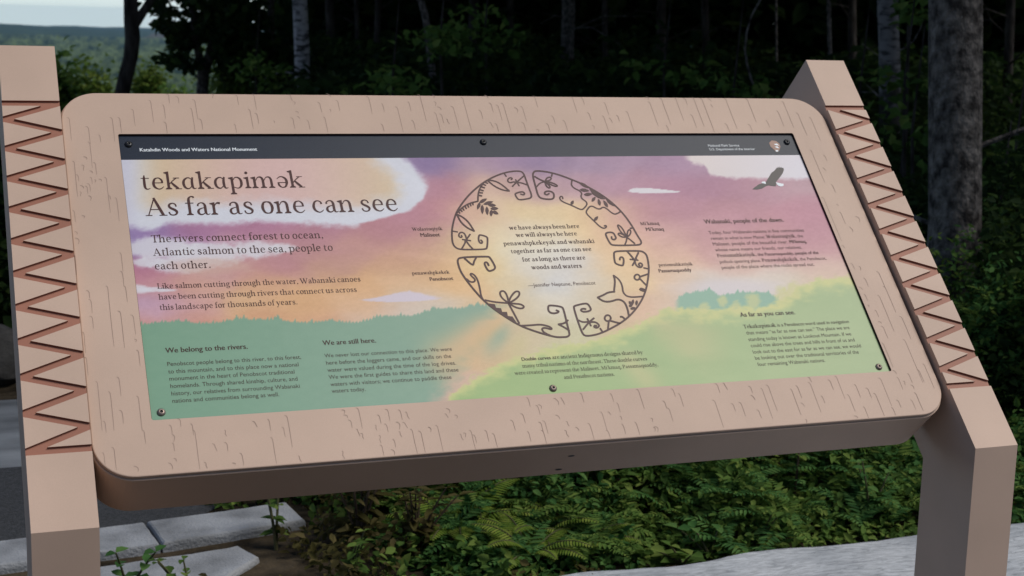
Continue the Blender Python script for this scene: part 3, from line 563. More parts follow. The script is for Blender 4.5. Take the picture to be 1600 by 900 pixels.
    # teal tree line, left half
    def jag(seed, amp, f):
        t = X/f + .6*vnoise(X/f*.5, 0*X, seed); u = X/(f*.41)
        tri = lambda q: 1 - 2*np.abs(q - np.floor(q) - .5)
        return amp*(1.1*np.maximum(vnoise(np.floor(t)*7.3, 0*X, seed) - .35, 0)*tri(t)**1.5 + .5*vnoise(np.floor(u)*5.1, 0*X + 5, seed)*tri(u) + .5*vnoise(X/(f*2.2), 0*X+9, seed))
    line = poly_y([(185, 517), (240, 509), (290, 508), (345, 505), (400, 505), (440, 503), (500, 507), (560, 505), (600, 495), (640, 495), (680, 488), (720, 484), (765, 482), (830, 480)]) - jag(77, 11, 13)
    tl = sstep(1.4, -1.4, line - Y) * sstep(800, 752, X + (Y-480)*.62 + n1*26)
    teal = np.stack([124 + (X-300)*.012 + n1*6, 166 + n1*4 + 0*X, 140 + (X-300)*.012 + n1*4], -1)
    over(tl, teal)
    beam = lambda a, wd, r0, r1: np.exp(-((ang - a)/wd)**2) * sstep(r0, r0+40, rad) * sstep(r1+60, r1, rad)
    over(np.clip(beam(141, 9, 95, 200) * .85, 0, 1), (222, 184, 138))
    over(np.clip(beam(129, 7, 85, 120) * .75, 0, 1), (140, 172, 150))
    over(np.clip(beam(137, 4, 80, 130) * .5, 0, 1), (222, 182, 128))
    over(np.clip(beam(113, 8, 80, 130) * .7, 0, 1), (206, 192, 140))
    over(np.clip(beam(86, 9, 95, 150) * .6, 0, 1), (168, 196, 124))
    over(np.clip(beam(48, 6, 130, 190) * .6, 0, 1), (150, 178, 160))
    over(np.clip(beam(40, 3, 150, 210) * .7, 0, 1), (214, 206, 140))
    lr = sstep(70, 150, rad) * sstep(420, 240, rad) * (Y < 440)
    C = C + ((fbm(ang/9, rad/400, 71, 3) - .5) * 22 * lr)[..., None]
    ur = np.exp(-((ang + 128)/9)**2) * sstep(60, 110, rad) * sstep(250, 150, rad); over(ur*.45, (226, 196, 170))
    mm = sstep(1.2, .3, np.sqrt(((X-1140)/105)**2 + ((Y-450)/17)**2)); over(mm*.6, (216, 208, 214))
    bl = poly_y([(1050, 480), (1062, 468), (1085, 458), (1112, 456), (1124, 466), (1134, 464), (1170, 459), (1200, 462), (1216, 470), (1230, 480)]) - jag(91, 8, 9)
    bb = sstep(-1.2, 1.2, Y - bl) * sstep(498, 486, Y) * sstep(1052, 1064, X) * sstep(1226, 1212, X)
    over(bb, (134, 178, 156))
    # bright green hills, right half
    hill = poly_y([(640, 668), (690, 636), (720, 604), (740, 588), (775, 572), (800, 556), (830, 552), (880, 536), (930, 530), (985, 508), (1010, 494), (1030, 484), (1060, 478), (1090, 481), (1120, 482), (1140, 478), (1180, 479), (1215, 470), (1235, 462), (1245, 448), (1275, 436), (1300, 430), (1400, 428)])
    amp = np.where(X > 1030, 11, 22)
    g = sstep(-3, 6, Y - hill + n1*amp + n2*8)
    gc = np.stack([156 + 14*big + (X-800)*.016, 186 + 10*big + 0*X, 120 + 10*big + (X-800)*.03], -1)
    lum = sstep(32, 0, Y - hill + n1*30) ; gc = gc * (1 - .75*lum)[..., None] + np.array([220, 214, 140]) * (.75*lum)[..., None]
    over(g * sstep(640, 720, X + (Y-600)*.6), gc)
    wr = np.exp(-((ang - 25 - big*8)/7)**2) * sstep(150, 200, rad) * sstep(330, 240, rad); over(wr*.5, (206, 190, 140))
    wr = np.exp(-((ang - 47)/5)**2) * sstep(150, 190, rad) * sstep(270, 220, rad); over(wr*.55, (206, 194, 140))
    for x, y, r in ((1129, 470, 9), (1176, 470, 12), (1222, 462, 13), (1240, 455, 15), (1100, 482, 9), (1150, 480, 9)):
        mm = sstep(1.2, .5, np.hypot((X-x)/r, (Y-y)/(r*1.1)) + n2*.6 + n1*.5); over(mm*.7, (206, 204, 140))
    # dark band along the top
    return C

NX, NV = 660, 280
gx = np.linspace(-GW/2 + .0003, GW/2 - .0003, NX); gv = np.linspace(.0003, GH - .0003, NV)
GX, GV = np.meshgrid(gx, gv)
Hm = np.array(PRINT_MAP)
den = Hm[2,0]*GX + Hm[2,1]*GV + Hm[2,2]
PX = (Hm[0,0]*GX + Hm[0,1]*GV + Hm[0,2]) / den; PY = (Hm[1,0]*GX + Hm[1,1]*GV + Hm[1,2]) / den
C = np.clip(paint_print(PX, PY), 0, 255) / 255.0
BAND = 0.4672
PRINT_GAIN = 0.90
lin = np.where(C <= .04045, C/12.92, ((C + .055)/1.055)**2.4) * PRINT_GAIN
rows = gv <= BAND + .001
nv = int(rows.sum())
def grid_mesh(name, gx, gv, o, cols=None):
    GX, GV = np.meshgrid(gx, gv); n = GX.size
    co = np.empty((n, 3), np.float32)
    co[:, 0] = GX.ravel(); co[:, 1] = GV.ravel()*ct - o*st; co[:, 2] = PZ + GV.ravel()*st + o*ct
    a = np.arange((len(gv)-1)*(len(gx)-1)); i = a // (len(gx)-1); j = a % (len(gx)-1); k = i*len(gx) + j
    q = np.stack([k, k+1, k+1+len(gx), k+len(gx)], 1).astype(np.int32)
    me = bpy.data.meshes.new(name)
    me.vertices.add(n); me.vertices.foreach_set('co', co.ravel())
    me.loops.add(q.size); me.loops.foreach_set('vertex_index', q.ravel())
    me.polygons.add(len(q)); me.polygons.foreach_set('loop_start', np.arange(0, q.size, 4, dtype=np.int32)); me.polygons.foreach_set('loop_total', np.full(len(q), 4, np.int32))
    me.update(calc_edges=True); me.validate()
    if cols is not None:
        at_ = me.color_attributes.new('print', 'FLOAT_COLOR', 'POINT')
        at_.data.foreach_set('color', np.concatenate([cols.reshape(-1, 3), np.ones((n, 1))], 1).astype(np.float32).ravel())
    return me
m, nt, p, L = new_mat('printed_art')
an = nt.nodes.new('ShaderNodeAttribute'); an.attribute_name = 'print'
tcn = nt.nodes.new('ShaderNodeTexCoord'); nn_ = nt.nodes.new('ShaderNodeTexNoise'); nn_.inputs['Scale'].default_value = 700; nn_.inputs['Detail'].default_value = 2
L(tcn.outputs['Object'], nn_.inputs['Vector'])
mr = nt.nodes.new('ShaderNodeMapRange'); mr.inputs['To Min'].default_value = 0.93; mr.inputs['To Max'].default_value = 1.07
L(nn_.outputs['Fac'], mr.inputs['Value'])
ml = nt.nodes.new('ShaderNodeVectorMath'); ml.operation = 'SCALE'
L(an.outputs['Color'], ml.inputs[0]); L(mr.outputs['Result'], ml.inputs['Scale']); L(ml.outputs['Vector'], p.inputs['Base Color'])
p.inputs['Roughness'].default_value = 0.36; p.inputs['Specular IOR Level'].default_value = 0.22
M['print'] = m
graphic = link('graphic_panel', grid_mesh('graphic_panel', gx, gv[:nv], 0.0, lin[:nv]), sign, [M['print']])
M['band'] = noise_mat('slate_band', srgb(20, 33, 50), srgb(28, 41, 60), scale=700, detail=2, rough=0.38, spec=0.17)
mb = MB(); yb = float(gv[nv-1]) + .0001
mb.add([PP(-GW/2 + .0003, yb, 0), PP(GW/2 - .0003, yb, 0), PP(GW/2 - .0003, GH - .0003, 0), PP(-GW/2 + .0003, GH - .0003, 0)], [(0, 1, 2, 3)])
mb.build('title_band', M['band'], graphic)
mb = MB(); mb.add([PP(-GW/2 - .0004, -.0004, -.002), PP(GW/2 + .0004, -.0004, -.002), PP(GW/2 + .0004, GH + .0004, -.002), PP(-GW/2 - .0004, GH + .0004, -.002)], [(0, 1, 2, 3)])
mb.build('panel_backing', M['seam'], graphic)

# ---- lettering: an old-style serif drawn with a broad pen, and the built-in sans
SW, HW = 0.178, 0.072
def chaik(pts, it=2):
    for _ in range(it):
        o = [pts[0]]
        for a, b in zip(pts[:-1], pts[1:]):
            o.append(tuple(a[i]*.75 + b[i]*.25 for i in range(len(a)))); o.append(tuple(a[i]*.25 + b[i]*.75 for i in range(len(a))))
        o.append(pts[-1]); pts = o
    return pts
def catmull(pts, k=5):
    P = [np.array(p, float) for p in pts]; P = [2*P[0]-P[1]] + P + [2*P[-1]-P[-2]]; o = []
    for i in range(1, len(P)-2):
        for s in range(k):
            t = s/k
            o.append(.5*((2*P[i]) + (-P[i-1]+P[i+1])*t + (2*P[i-1]-5*P[i]+4*P[i+1]-P[i+2])*t*t + (-P[i-1]+3*P[i]-3*P[i+1]+P[i+2])*t**3))
    o.append(P[-2]); return o
def strip(pts):
    """(x, y, width) centre line -> quads"""
    n = len(pts); vs = []
    for i, p in enumerate(pts):
        a = pts[max(i-1, 0)]; b = pts[min(i+1, n-1)]
        dx, dy = b[0]-a[0], b[1]-a[1]; l = math.hypot(dx, dy) or 1e-6
        h = p[2] / 2
        vs += [(p[0] - dy/l*h, p[1] + dx/l*h), (p[0] + dy/l*h, p[1] - dx/l*h)]
    return vs, [(2*i, 2*i+1, 2*i+3, 2*i+2) for i in range(n-1)]
def poly(*p): return list(p), [tuple(range(len(p)))]
def stem(x, y0, y1, w=SW): return poly((x-w/2, y0), (x+w/2, y0), (x+w/2, y1), (x-w/2, y1))
def foot(x, y=0.0, l=.13, r=.13, up=1, w=SW):
    a = .06*up; b = .15*up
    return poly((x-w/2-l, y), (x+w/2+r, y), (x+w/2+r, y+a), (x+w/2, y+b), (x-w/2, y+b), (x-w/2-l, y+a))
def flag(x, y, w=SW): return poly((x-w/2-.16, y-.12), (x-w/2, y-.20), (x+w/2, y-.16), (x+w/2, y+.02), (x-w/2+.05, y-.02), (x-w/2-.16, y-.06))
def K(*p): return strip([tuple(q) for q in catmull(p)])
def slab(x0, x1, y, t=.06): return poly((x0, y), (x1, y), (x1, y+t), (x0, y+t))
def dot(cx, cy, r): return poly(*[(cx + r*math.cos(a), cy + r*math.sin(a)) for a in [2*math.pi*i/12 for i in range(12)]])
def arch(x): return K((x+.05, .66, .06), (x+.18, .88, .07), (x+.33, .955, .10), (x+.47, .90, .14), (x+.54, .74, .17), (x+.555, .5, SW), (x+.555, .05, SW))
def bowl_r(x): return K((x+.04, .72, .06), (x+.17, .92, .08), (x+.35, .945, .11), (x+.53, .80, .16), (x+.59, .52, .185), (x+.55, .24, .165), (x+.40, .05, .10), (x+.22, .03, .07), (x+.04, .12, .06))
def bowl_l(x): return K((x-.04, .80, .06), (x-.17, .945, .08), (x-.35, .93, .11), (x-.55, .74, .165), (x-.60, .46, .185), (x-.54, .18, .165), (x-.40, .04, .11), (x-.22, .06, .08), (x-.04, .22, .06))
def ebody(): return [slab(.18, .80, .52, .065), K((.775, .53, .12), (.74, .78, .13), (.60, .94, .09), (.46, .965, .08), (.27, .86, .14), (.165, .5, .185), (.24, .2, .16), (.46, .04, .09), (.66, .07, .075), (.84, .23, .05))]
def rot180(parts, cx, cy): return [([(2*cx-x, 2*cy-y) for x, y in v], f) for v, f in parts]
G = {}
def g(ch, adv, *parts): G[ch] = (adv, list(parts))
g('a', .94, K((.17, .70, .12), (.20, .85, .10), (.38, .965, .075), (.56, .91, .12), (.635, .74, .17), (.64, .5, SW), (.64, .22, SW)), K((.64, .26, SW), (.68, .09, .13), (.78, .03, .07), (.92, .09, .04)), K((.62, .58, .05), (.42, .53, .07), (.22, .42, .13), (.165, .24, .17), (.23, .08, .13), (.38, .03, .09), (.54, .11, .07), (.63, .24, .05)))
g('\u0251', 1.10, K((.74, .82, .06), (.60, .945, .08), (.42, .93, .11), (.23, .74, .165), (.175, .46, .185), (.24, .18, .165), (.40, .04, .11), (.56, .06, .08), (.72, .25, .06)), K((.84, .99, .12), (.80, .85, .15), (.765, .6, SW), (.765, .3, SW)), K((.765, .34, SW), (.80, .12, .14), (.90, .03, .08), (1.04, .08, .04)))
g('b', 1.04, stem(.22, .02, 1.5), flag(.22, 1.5), bowl_r(.27))
g('c', .88, K((.72, .70, .14), (.69, .86, .10), (.50, .965, .08), (.28, .86, .14), (.165, .5, .185), (.24, .2, .16), (.46, .04, .09), (.64, .07, .075), (.81, .22, .05)))
g('d', 1.10, stem(.80, .02, 1.5), flag(.80, 1.5), bowl_l(.75), foot(.80, 0, 0, .15))
g('e', .94, *ebody())
g('\u0259', .94, *rot180(ebody(), .48, .5))
g('f', .66, stem(.30, .1, 1.18), K((.30, 1.12, SW), (.33, 1.34, .15), (.46, 1.47, .08), (.60, 1.46, .10), (.66, 1.38, .13)), slab(.06, .60, .92), foot(.30))
g('g', .92, K((.42, .965, .08), (.22, .89, .13), (.165, .66, .17), (.22, .44, .13), (.42, .36, .08), (.62, .44, .13), (.675, .66, .17), (.62, .89, .13), (.42, .965, .08)), K((.60, .86, .07), (.74, .93, .08), (.90, .91, .11)), K((.27, .40, .06), (.15, .26, .10), (.22, .10, .12), (.48, .05, .13), (.74, -.03, .15), (.80, -.22, .14), (.64, -.42, .09), (.38, -.46, .08), (.14, -.36, .11), (.11, -.19, .10), (.28, .04, .07)))
g('h', 1.12, stem(.22, .05, 1.5), flag(.22, 1.5), foot(.22), arch(.27), foot(.825))
g('i', .50, stem(.24, .05, .97), flag(.24, .98), foot(.24), dot(.23, 1.33, .115))
g('k', 1.06, stem(.22, .05, 1.5), flag(.22, 1.5), foot(.22), K((.28, .42, .07), (.50, .68, .075), (.80, .95, .075)), slab(.58, 1.0, .92, .055), K((.42, .58, .12), (.62, .32, .185), (.86, .05, .17)), slab(.66, 1.10, 0, .06))
g('l', .50, stem(.24, .05, 1.5), flag(.24, 1.5), foot(.24))
g('m', 1.70, stem(.22, .05, .97), flag(.22, .98), foot(.22), arch(.27), foot(.825), arch(.86), foot(1.415))
g('n', 1.12, stem(.22, .05, .97), flag(.22, .98), foot(.22), arch(.27), foot(.825))
g('o', .98, K((.49, .965, .08), (.27, .87, .145), (.165, .5, .19), (.27, .13, .145), (.49, .035, .08), (.71, .13, .145), (.815, .5, .19), (.71, .87, .145), (.49, .965, .08)))
g('p', 1.06, stem(.24, -.46, .97), flag(.24, .98), foot(.24, -.5), bowl_r(.29))
g('q', 1.06, stem(.80, -.46, .97), foot(.80, -.5), bowl_l(.75))
g('r', .78, stem(.24, .05, .97), flag(.24, .98), foot(.24), K((.29, .66, .06), (.40, .86, .08), (.53, .93, .14), (.68, .90, .16)))
g('s', .80, K((.63, .70, .10), (.58, .88, .09), (.41, .965, .08), (.23, .89, .13), (.175, .74, .15), (.27, .59, .165), (.50, .45, .175), (.635, .29, .165), (.58, .11, .12), (.40, .035, .08), (.21, .09, .09), (.13, .28, .10)))
g('t', .70, K((.31, 1.22, .05), (.29, 1.0, .15), (.28, .7, SW), (.28, .3, SW), (.33, .10, .14), (.46, .03, .09), (.64, .10, .05)), slab(.06, .62, .92))
g('u', 1.12, flag(.22, .98), K((.22, .96, SW), (.22, .40, SW), (.27, .14, .15), (.42, .03, .10), (.58, .07, .07), (.76, .25, .06)), stem(.81, .05, .97), flag(.81, .98), foot(.81, 0, 0, .15))
g('v', .98, K((.17, .95, SW), (.33, .5, SW), (.50, .02, .15)), K((.49, .01, .09), (.66, .5, .075), (.80, .95, .075)), slab(-.02, .40, .92), slab(.62, .99, .92))
g('w', 1.46, K((.17, .95, SW), (.32, .5, SW), (.47, .02, .15)), K((.46, .01, .09), (.62, .5, .075), (.76, .95, .075)), K((.72, .95, SW), (.86, .5, SW), (1.0, .02, .15)), K((.99, .01, .09), (1.14, .5, .075), (1.28, .95, .075)), slab(-.02, .40, .92), slab(1.10, 1.46, .92), slab(.56, .80, .92))
g('y', .98, K((.17, .95, SW), (.33, .5, SW), (.50, .05, .15)), K((.80, .95, .075), (.66, .5, .075), (.48, .0, .09), (.36, -.32, .09), (.22, -.46, .12), (.07, -.41, .14)), slab(-.02, .40, .92), slab(.62, .99, .92))
g('A', 1.34, K((.17, .03, .075), (.40, .72, .08), (.64, 1.42, .09)), K((.60, 1.42, .15), (.86, .72, .19), (1.12, .03, .19)), slab(.30, .92, .46, .065), slab(-.02, .40, 0), slab(.86, 1.36, 0))
g('T', 1.24, stem(.62, .05, 1.38, .19), slab(.06, 1.18, 1.36, .07), poly((.06, 1.10), (.12, 1.10), (.19, 1.37), (.06, 1.37)), poly((1.18, 1.10), (1.12, 1.10), (1.05, 1.37), (1.18, 1.37)), foot(.62, 0, .17, .17))
g('L', 1.14, stem(.28, .04, 1.40, .19), foot(.28, 1.43, .15, .15, -1), slab(.03, 1.02, 0, .07), poly((1.02, .0), (1.10, .36), (1.03, .36), (.88, .06)))
g('W', 1.98, K((.22, 1.38, .19), (.43, .7, .19), (.64, .02, .16)), K((.62, .01, .09), (.84, .7, .08), (1.03, 1.38, .08)), K((.96, 1.38, .19), (1.16, .7, .19), (1.36, .02, .16)), K((1.35, .01, .09), (1.56, .7, .08), (1.76, 1.38, .08)), slab(0, .46, 1.36), slab(.80, 1.2, 1.36), slab(1.54, 1.98, 1.36))
g('P', 1.14, stem(.28, .05, 1.38, .19), foot(.28), slab(.03, .62, 1.36), K((.55, 1.385, .07), (.78, 1.34, .11), (.93, 1.18, .17), (.94, 1.0, .185), (.86, .78, .15), (.66, .67, .08), (.34, .66, .065)))
g('M', 1.84, K((.30, .04, .08), (.34, .7, .08), (.38, 1.38, .09)), K((.40, 1.38, .18), (.62, .75, .18), (.90, .05, .15)), K((.90, .05, .08), (1.16, .75, .08), (1.42, 1.38, .08)), stem(1.50, .04, 1.38, .19), slab(.08, .52, 0), slab(1.24, 1.78, 0), slab(.08, .42, 1.36), slab(1.40, 1.76, 1.36))
g('I', .60, stem(.30, .05, 1.38, .19), foot(.30), foot(.30, 1.43, .13, .13, -1))
g(',', .46, dot(.22, .09, .115), K((.27, .10, .12), (.28, -.06, .09), (.16, -.24, .04)))
g('.', .46, dot(.22, .10, .115))
g('\u2019', .42, dot(.20, 1.36, .10), K((.24, 1.36, .11), (.25, 1.22, .08), (.15, 1.08, .04)))
g(';', .46, dot(.22, .09, .115), K((.27, .10, .12), (.28, -.06, .09), (.16, -.24, .04)), dot(.22, .86, .115))

def serif_run(text, bold=0.0, title=False):
    """-> list of (verts, faces) pieces in x-height units, and the advance"""
    x = 0; out = []
    for ch in text:
        if ch == ' ': x += .36; continue
        adv, parts = G[ch]
        for v, f in parts:
            out.append(([(a + x, b) for a, b in v], f))
            if bold: out.append(([(a + x + bold, b) for a, b in v], f))
        x += adv + .02 + bold
    return out, x
SANS = {}
def sans_run(text, off, font_scale=1.0):
    key = (text, off)
    if key not in SANS:
        cu = bpy.data.curves.new('t', 'FONT'); cu.body = text; cu.size = 1.0; cu.offset = off; cu.resolution_u = 3
        ob = bpy.data.objects.new('t', cu); COL.objects.link(ob)
        dg = bpy.context.evaluated_depsgraph_get(); dg.update()
        me = bpy.data.meshes.new_from_object(ob.evaluated_get(dg))
        v = [(p.co.x, p.co.y) for p in me.vertices]; f = [tuple(q.vertices) for q in me.polygons]
        bpy.data.objects.remove(ob); bpy.data.curves.remove(cu); bpy.data.meshes.remove(me)
        SANS[key] = (v, f)
    v, f = SANS[key]
    k = 1 / 0.546                              # to x-height units
    v = [(a * k, b * k) for a, b in v]
    x1 = max(a for a, b in v)
    return [(v, f)], x1 + .08

INK = {'t': 'ink', 'g': 'ink_green', 'w': 'ink_white'}
def lay_line(mb, spec, x0, x1, v, o):
    runs = spec.split('|'); pieces = []; x = 0
    for stl, txt in zip(runs[0::2], runs[1::2]):
        lead = len(txt) - len(txt.lstrip(' ')); core = txt.strip(' ')
        x += lead * .48
        if stl in 'SB': ps, adv = serif_run(core, .06 if stl == 'B' else 0)
        else: 
            ps, adv = sans_run(core, 0.0)
            if stl == 'N': ps = [([(a + s_, b) for a, b in v_], f_) for s_ in (0, .045, .09) for v_, f_ in ps]; adv += .09
        for vs, f in ps: pieces.append(([(a + x, b, stl) for a, b in vs], f))
        x += adv + (len(txt) - len(txt.rstrip(' '))) * .48
    xs = [a for vs, f in pieces for a, b, s in vs]; lo, hi = min(xs), max(xs)
    k = (x1 - x0) / (hi - lo)
    for i, (vs, f) in enumerate(pieces):
        oo = o + (i % 9) * 0.00003
        mb.add([PP(x0 + (a - lo) * k, v + b * k * (1.03 if s in 'SB' else 1.06), oo) for a, b, s in vs], f)
BLOCKS = [('heading', 0, 1), ('agency', 1, 3), ('title', 3, 5), ('subtitle', 5, 8), ('paragraph', 8, 11), ('paragraph', 11, 18), ('paragraph', 18, 25), ('caption', 25, 27), ('caption', 27, 29), ('caption', 29, 31), ('caption', 31, 33), ('poem', 33, 40), ('paragraph', 40, 48), ('paragraph', 48, 56), ('paragraph', 56, 60)]
for nm, a, b in BLOCKS:
    mb = MB()
    for c, spec, x0, x1, v in PRINT_LINES[a:b]: lay_line(mb, spec, x0*1e-4, x1*1e-4, v*1e-4, 0.00025)
    me = mb.mesh(nm + '_lettering')
    bm = bmesh.new(); bm.from_mesh(me)
    nrm = Vector((0, -st, ct))
    bad = [f for f in bm.faces if f.normal.dot(nrm) < 0]
    if bad: bmesh.ops.reverse_faces(bm, faces=bad)
    bm.to_mesh(me); bm.free()
    link(nm + '_lettering', me, graphic, [M[INK[PRINT_LINES[a][0]]]])

# double-curve ring, eagle, arrowhead
mb = MB(); i = 0
for wd, pts in RING_STROKES:
    pts = [(a*1e-4, b*1e-4, wd*1e-4) for a, b in pts]
    if len(pts) > 2: pts = chaik(pts, 3)
    a, b = pts[0], pts[1]; l = math.hypot(b[0]-a[0], b[1]-a[1]) or 1
    pts = [(a[0]-(b[0]-a[0])/l*wd*3e-5, a[1]-(b[1]-a[1])/l*wd*3e-5, a[2]*.6)] + list(pts)
    a, b = pts[-1], pts[-2]; l = math.hypot(b[0]-a[0], b[1]-a[1]) or 1
    pts = list(pts) + [(a[0]-(b[0]-a[0])/l*wd*3e-5, a[1]-(b[1]-a[1])/l*wd*3e-5, a[2]*.6)]
    v, f = strip(pts); o = .00025 + (i % 12) * .00003; i += 1
    mb.add([PP(x, y, o) for x, y in v], f)
for pts in RING_FILLS:
    o = .00025 + (i % 12) * .00003; i += 1
    pts = [(a*1e-4, b*1e-4) for a, b in pts]
    mb.add([PP(x, y, o) for x, y in pts], [tuple(range(len(pts)))])
def face_up(me):
    bm = bmesh.new(); bm.from_mesh(me); nrm = Vector((0, -st, ct))
    bad = [f for f in bm.faces if f.normal.dot(nrm) < 0]
    if bad: bmesh.ops.reverse_faces(bm, faces=bad)
    bm.to_mesh(me); bm.free(); return me
link('double_curve_ring', face_up(mb.mesh('double_curve_ring')), graphic, [M['ring_ink']])
def flat(name, polys, mat, o, par):
    mb = MB()
    for pts in polys: mb.add([PP(a*1e-4, b*1e-4, o) for a, b in pts], [tuple(range(len(pts)))])
    return link(name, face_up(mb.mesh(name)), par, [mat])
flat('eagle_picture', [EAGLE_BODY], M['eagle'], .0003, graphic)
flat('eagle_head', EAGLE_WHITE[:1], M['ink_white'], .0004, graphic)
flat('eagle_tail', EAGLE_WHITE[1:], M['ink_white'], .0004, graphic)
flat('arrowhead_emblem', [ARROWHEAD], M['badge'], .0003, graphic)
flat('arrowhead_highlight', ARROWHEAD_PALE, M['ink_white'], .0004, graphic)  # white printed marks of the emblem

# screws: domed heads with a driver recess
def screw(x, v, mat):
    mb = MB(); prof = [(.0062, 0), (.0060, .0012), (.0048, .0026), (.0030, .0033), (.0022, .0034), (.0021, .0014), (0.0001, .0012)]
    n = 20
    for r, o in prof:
        for k in range(n):
            a = 2*math.pi*k/n; mb.v.append(tuple(PP(x + r*math.cos(a), v + r*math.sin(a), o + .0001)))
    for i in range(len(prof)-1):
        for k in range(n):
            mb.f.append([i*n+k, i*n+(k+1) % n, (i+1)*n+(k+1) % n, (i+1)*n+k]); mb.m.append(1 if i >= 4 else 0)
    return mb.build('screw', [mat, M['black']], sign, True)
for i, (a, b) in enumerate(SCREWS): screw(a*1e-4, b*1e-4, M['black'] if i < 3 else M['steel'])

# ------------------------------------------------------------------ the setting
def az_r(x, y):
    dx, dy = x - CAM.x, y - CAM.y
    return math.degrees(math.atan2(dx, dy)), math.hypot(dx, dy)
def ss(a, b, x):
    t = min(max((x - a) / (b - a), 0), 1); return t*t*(3-2*t)
def ground_z(x, y):
    a, r = az_r(x, y)
    ahead = 1 - ss(60, 110, abs(a - 15))
    op = (1 - ss(8.5, 13.5, a))
    start = 9.5 + (1 - op) * 24 + (1 - ahead) * 30
    d = max(r - start, 0)
    return (-200 * (1 - math.exp(-(d * 0.30) / 200)) if d > 0 else 0.0) - 0.032 * max(r - 15000, 0)

def polar_sheet(name, r_list, az_list, zf, mat, kind, closed=False):
    mb = MB(); n = len(az_list)
    for r in r_list:
        for a in az_list:
            x = CAM.x + r * math.sin(R(a)); y = CAM.y + r * math.cos(R(a)); mb.v.append((x, y, zf(x, y, r, a)))
    for i in range(len(r_list) - 1):
        for j in range(n if closed else n - 1):
            k = (j + 1) % n
            mb.f.append([i*n+j, i*n+k, (i+1)*n+k, (i+1)*n+j]); mb.m.append(0)
    o = mb.build(name, mat, None, True)
    return tag(o, kind=kind)

M['soil'] = noise_mat('soil', (0.022, 0.017, 0.011, 1), (0.075, 0.058, 0.038, 1), scale=9, detail=10, rough=0.95, bump=0.8, bscale=30, spec=0.1)
r_list = [0.02, 1.5] + [2.6 + 0.5 * i for i in range(14)] + [9.7 * (1.16 ** i) for i in range(54)]
polar_sheet('ground', r_list, [i * 3.0 for i in range(120)], lambda x, y, r, a: ground_z(x, y), M['soil'], 'structure', True)

# far hills beyond the valley
M['hill'] = noise_mat('hill_forest', (0.012, 0.026, 0.018, 1), (0.026, 0.048, 0.028, 1), scale=0.004, detail=8, rough=0.95, spec=0.05)
def hill(a0, a1, r, half, base, top):
    def zf(x, y, rr, a):
        t = (rr - r) / half
        prof = max(0, 1 - t * t) ** 1.2
        return base + (top(a) + 5 * math.sin(a * 3.1) + 2.5 * math.sin(a * 9.7) - base) * prof
    az = [a0 + (a1 - a0) * i / 260 for i in range(261)]
    return polar_sheet('hills', [r + half * (-1 + 2 * i / 20) for i in range(21)], az, zf, M['hill'], 'structure')
hill(-30, 30, 13600, 2900, -206, lambda a: -138 - 9.5 * max(a - 1, -8))
hill(-30, 34, 21500, 3500, -420, lambda a: -238 - 14 * ss(3, -3, a))

# the wooded valley floor: far canopy read as one mass
M['valley'] = noise_mat('valley_canopy', (0.012, 0.030, 0.012, 1), (0.060, 0.090, 0.034, 1), scale=0.045, detail=5, rough=0.95, spec=0.05, lo=0.38, hi=0.68)
rg = np.random.default_rng(3)
na, nr = 520, 330
az = np.linspace(-8, 17, na); rr = 700 * (11000 / 700) ** np.linspace(0, 1, nr)
AZ, RR = np.meshgrid(np.radians(az), rr)
X = CAM.x + RR*np.sin(AZ); Y = CAM.y + RR*np.cos(AZ)
crownh = 9 * rg.random((nr, na)) ** 1.6 + 16 * fbm(X/160, Y/160, 5, 3) + 22 * (fbm(X/1300, Y/1300, 9, 3) - .4)
Z = -200*(1 - np.exp(-((RR - 9.5)*.30)/200)) + crownh
co = np.stack([X, Y, Z], -1).reshape(-1, 3).astype(np.float32)
a = np.arange((nr-1)*(na-1)); i = a // (na-1); j = a % (na-1); k = i*na + j
q = np.stack([k, k+1, k+1+na, k+na], 1).astype(np.int32)
def np_mesh(name, co, q):
    me = bpy.data.meshes.new(name)
    me.vertices.add(len(co)); me.vertices.foreach_set('co', np.asarray(co, np.float32).ravel())
    n = q.shape[1]
    me.loops.add(q.size); me.loops.foreach_set('vertex_index', np.asarray(q, np.int32).ravel())
    me.polygons.add(len(q)); me.polygons.foreach_set('loop_start', np.arange(0, q.size, n, dtype=np.int32)); me.polygons.foreach_set('loop_total', np.full(len(q), n, np.int32))
    me.update(calc_edges=True)
    return me
me = np_mesh('valley_forest', co, q)
rowv = 200/RR*2357.7
stand = .55*fbm(np.degrees(AZ)*41.15/3.0, rowv/2.2, 61, 3) + .45*fbm(np.degrees(AZ)*41.15/22, rowv/7, 63, 3)
stand = np.clip((stand - .33)/.34, 0, 1)[..., None]
ca = np.array([.005, .016, .009])*(1-stand) + np.array([.090, .125, .050])*stand
at_ = me.color_attributes.new('stand', 'FLOAT_COLOR', 'POINT'); at_.data.foreach_set('color', np.concatenate([ca.reshape(-1, 3), np.ones((na*nr, 1))], 1).astype(np.float32).ravel())
mv, ntv, pv_, Lv = new_mat('valley_stands')
av = ntv.nodes.new('ShaderNodeAttribute'); av.attribute_name = 'stand'; Lv(av.outputs['Color'], pv_.inputs['Base Color']); pv_.inputs['Roughness'].default_value = .95; pv_.inputs['Specular IOR Level'].default_value = .05
tag(link('valley_forest', me, None, [mv]), kind='stuff')

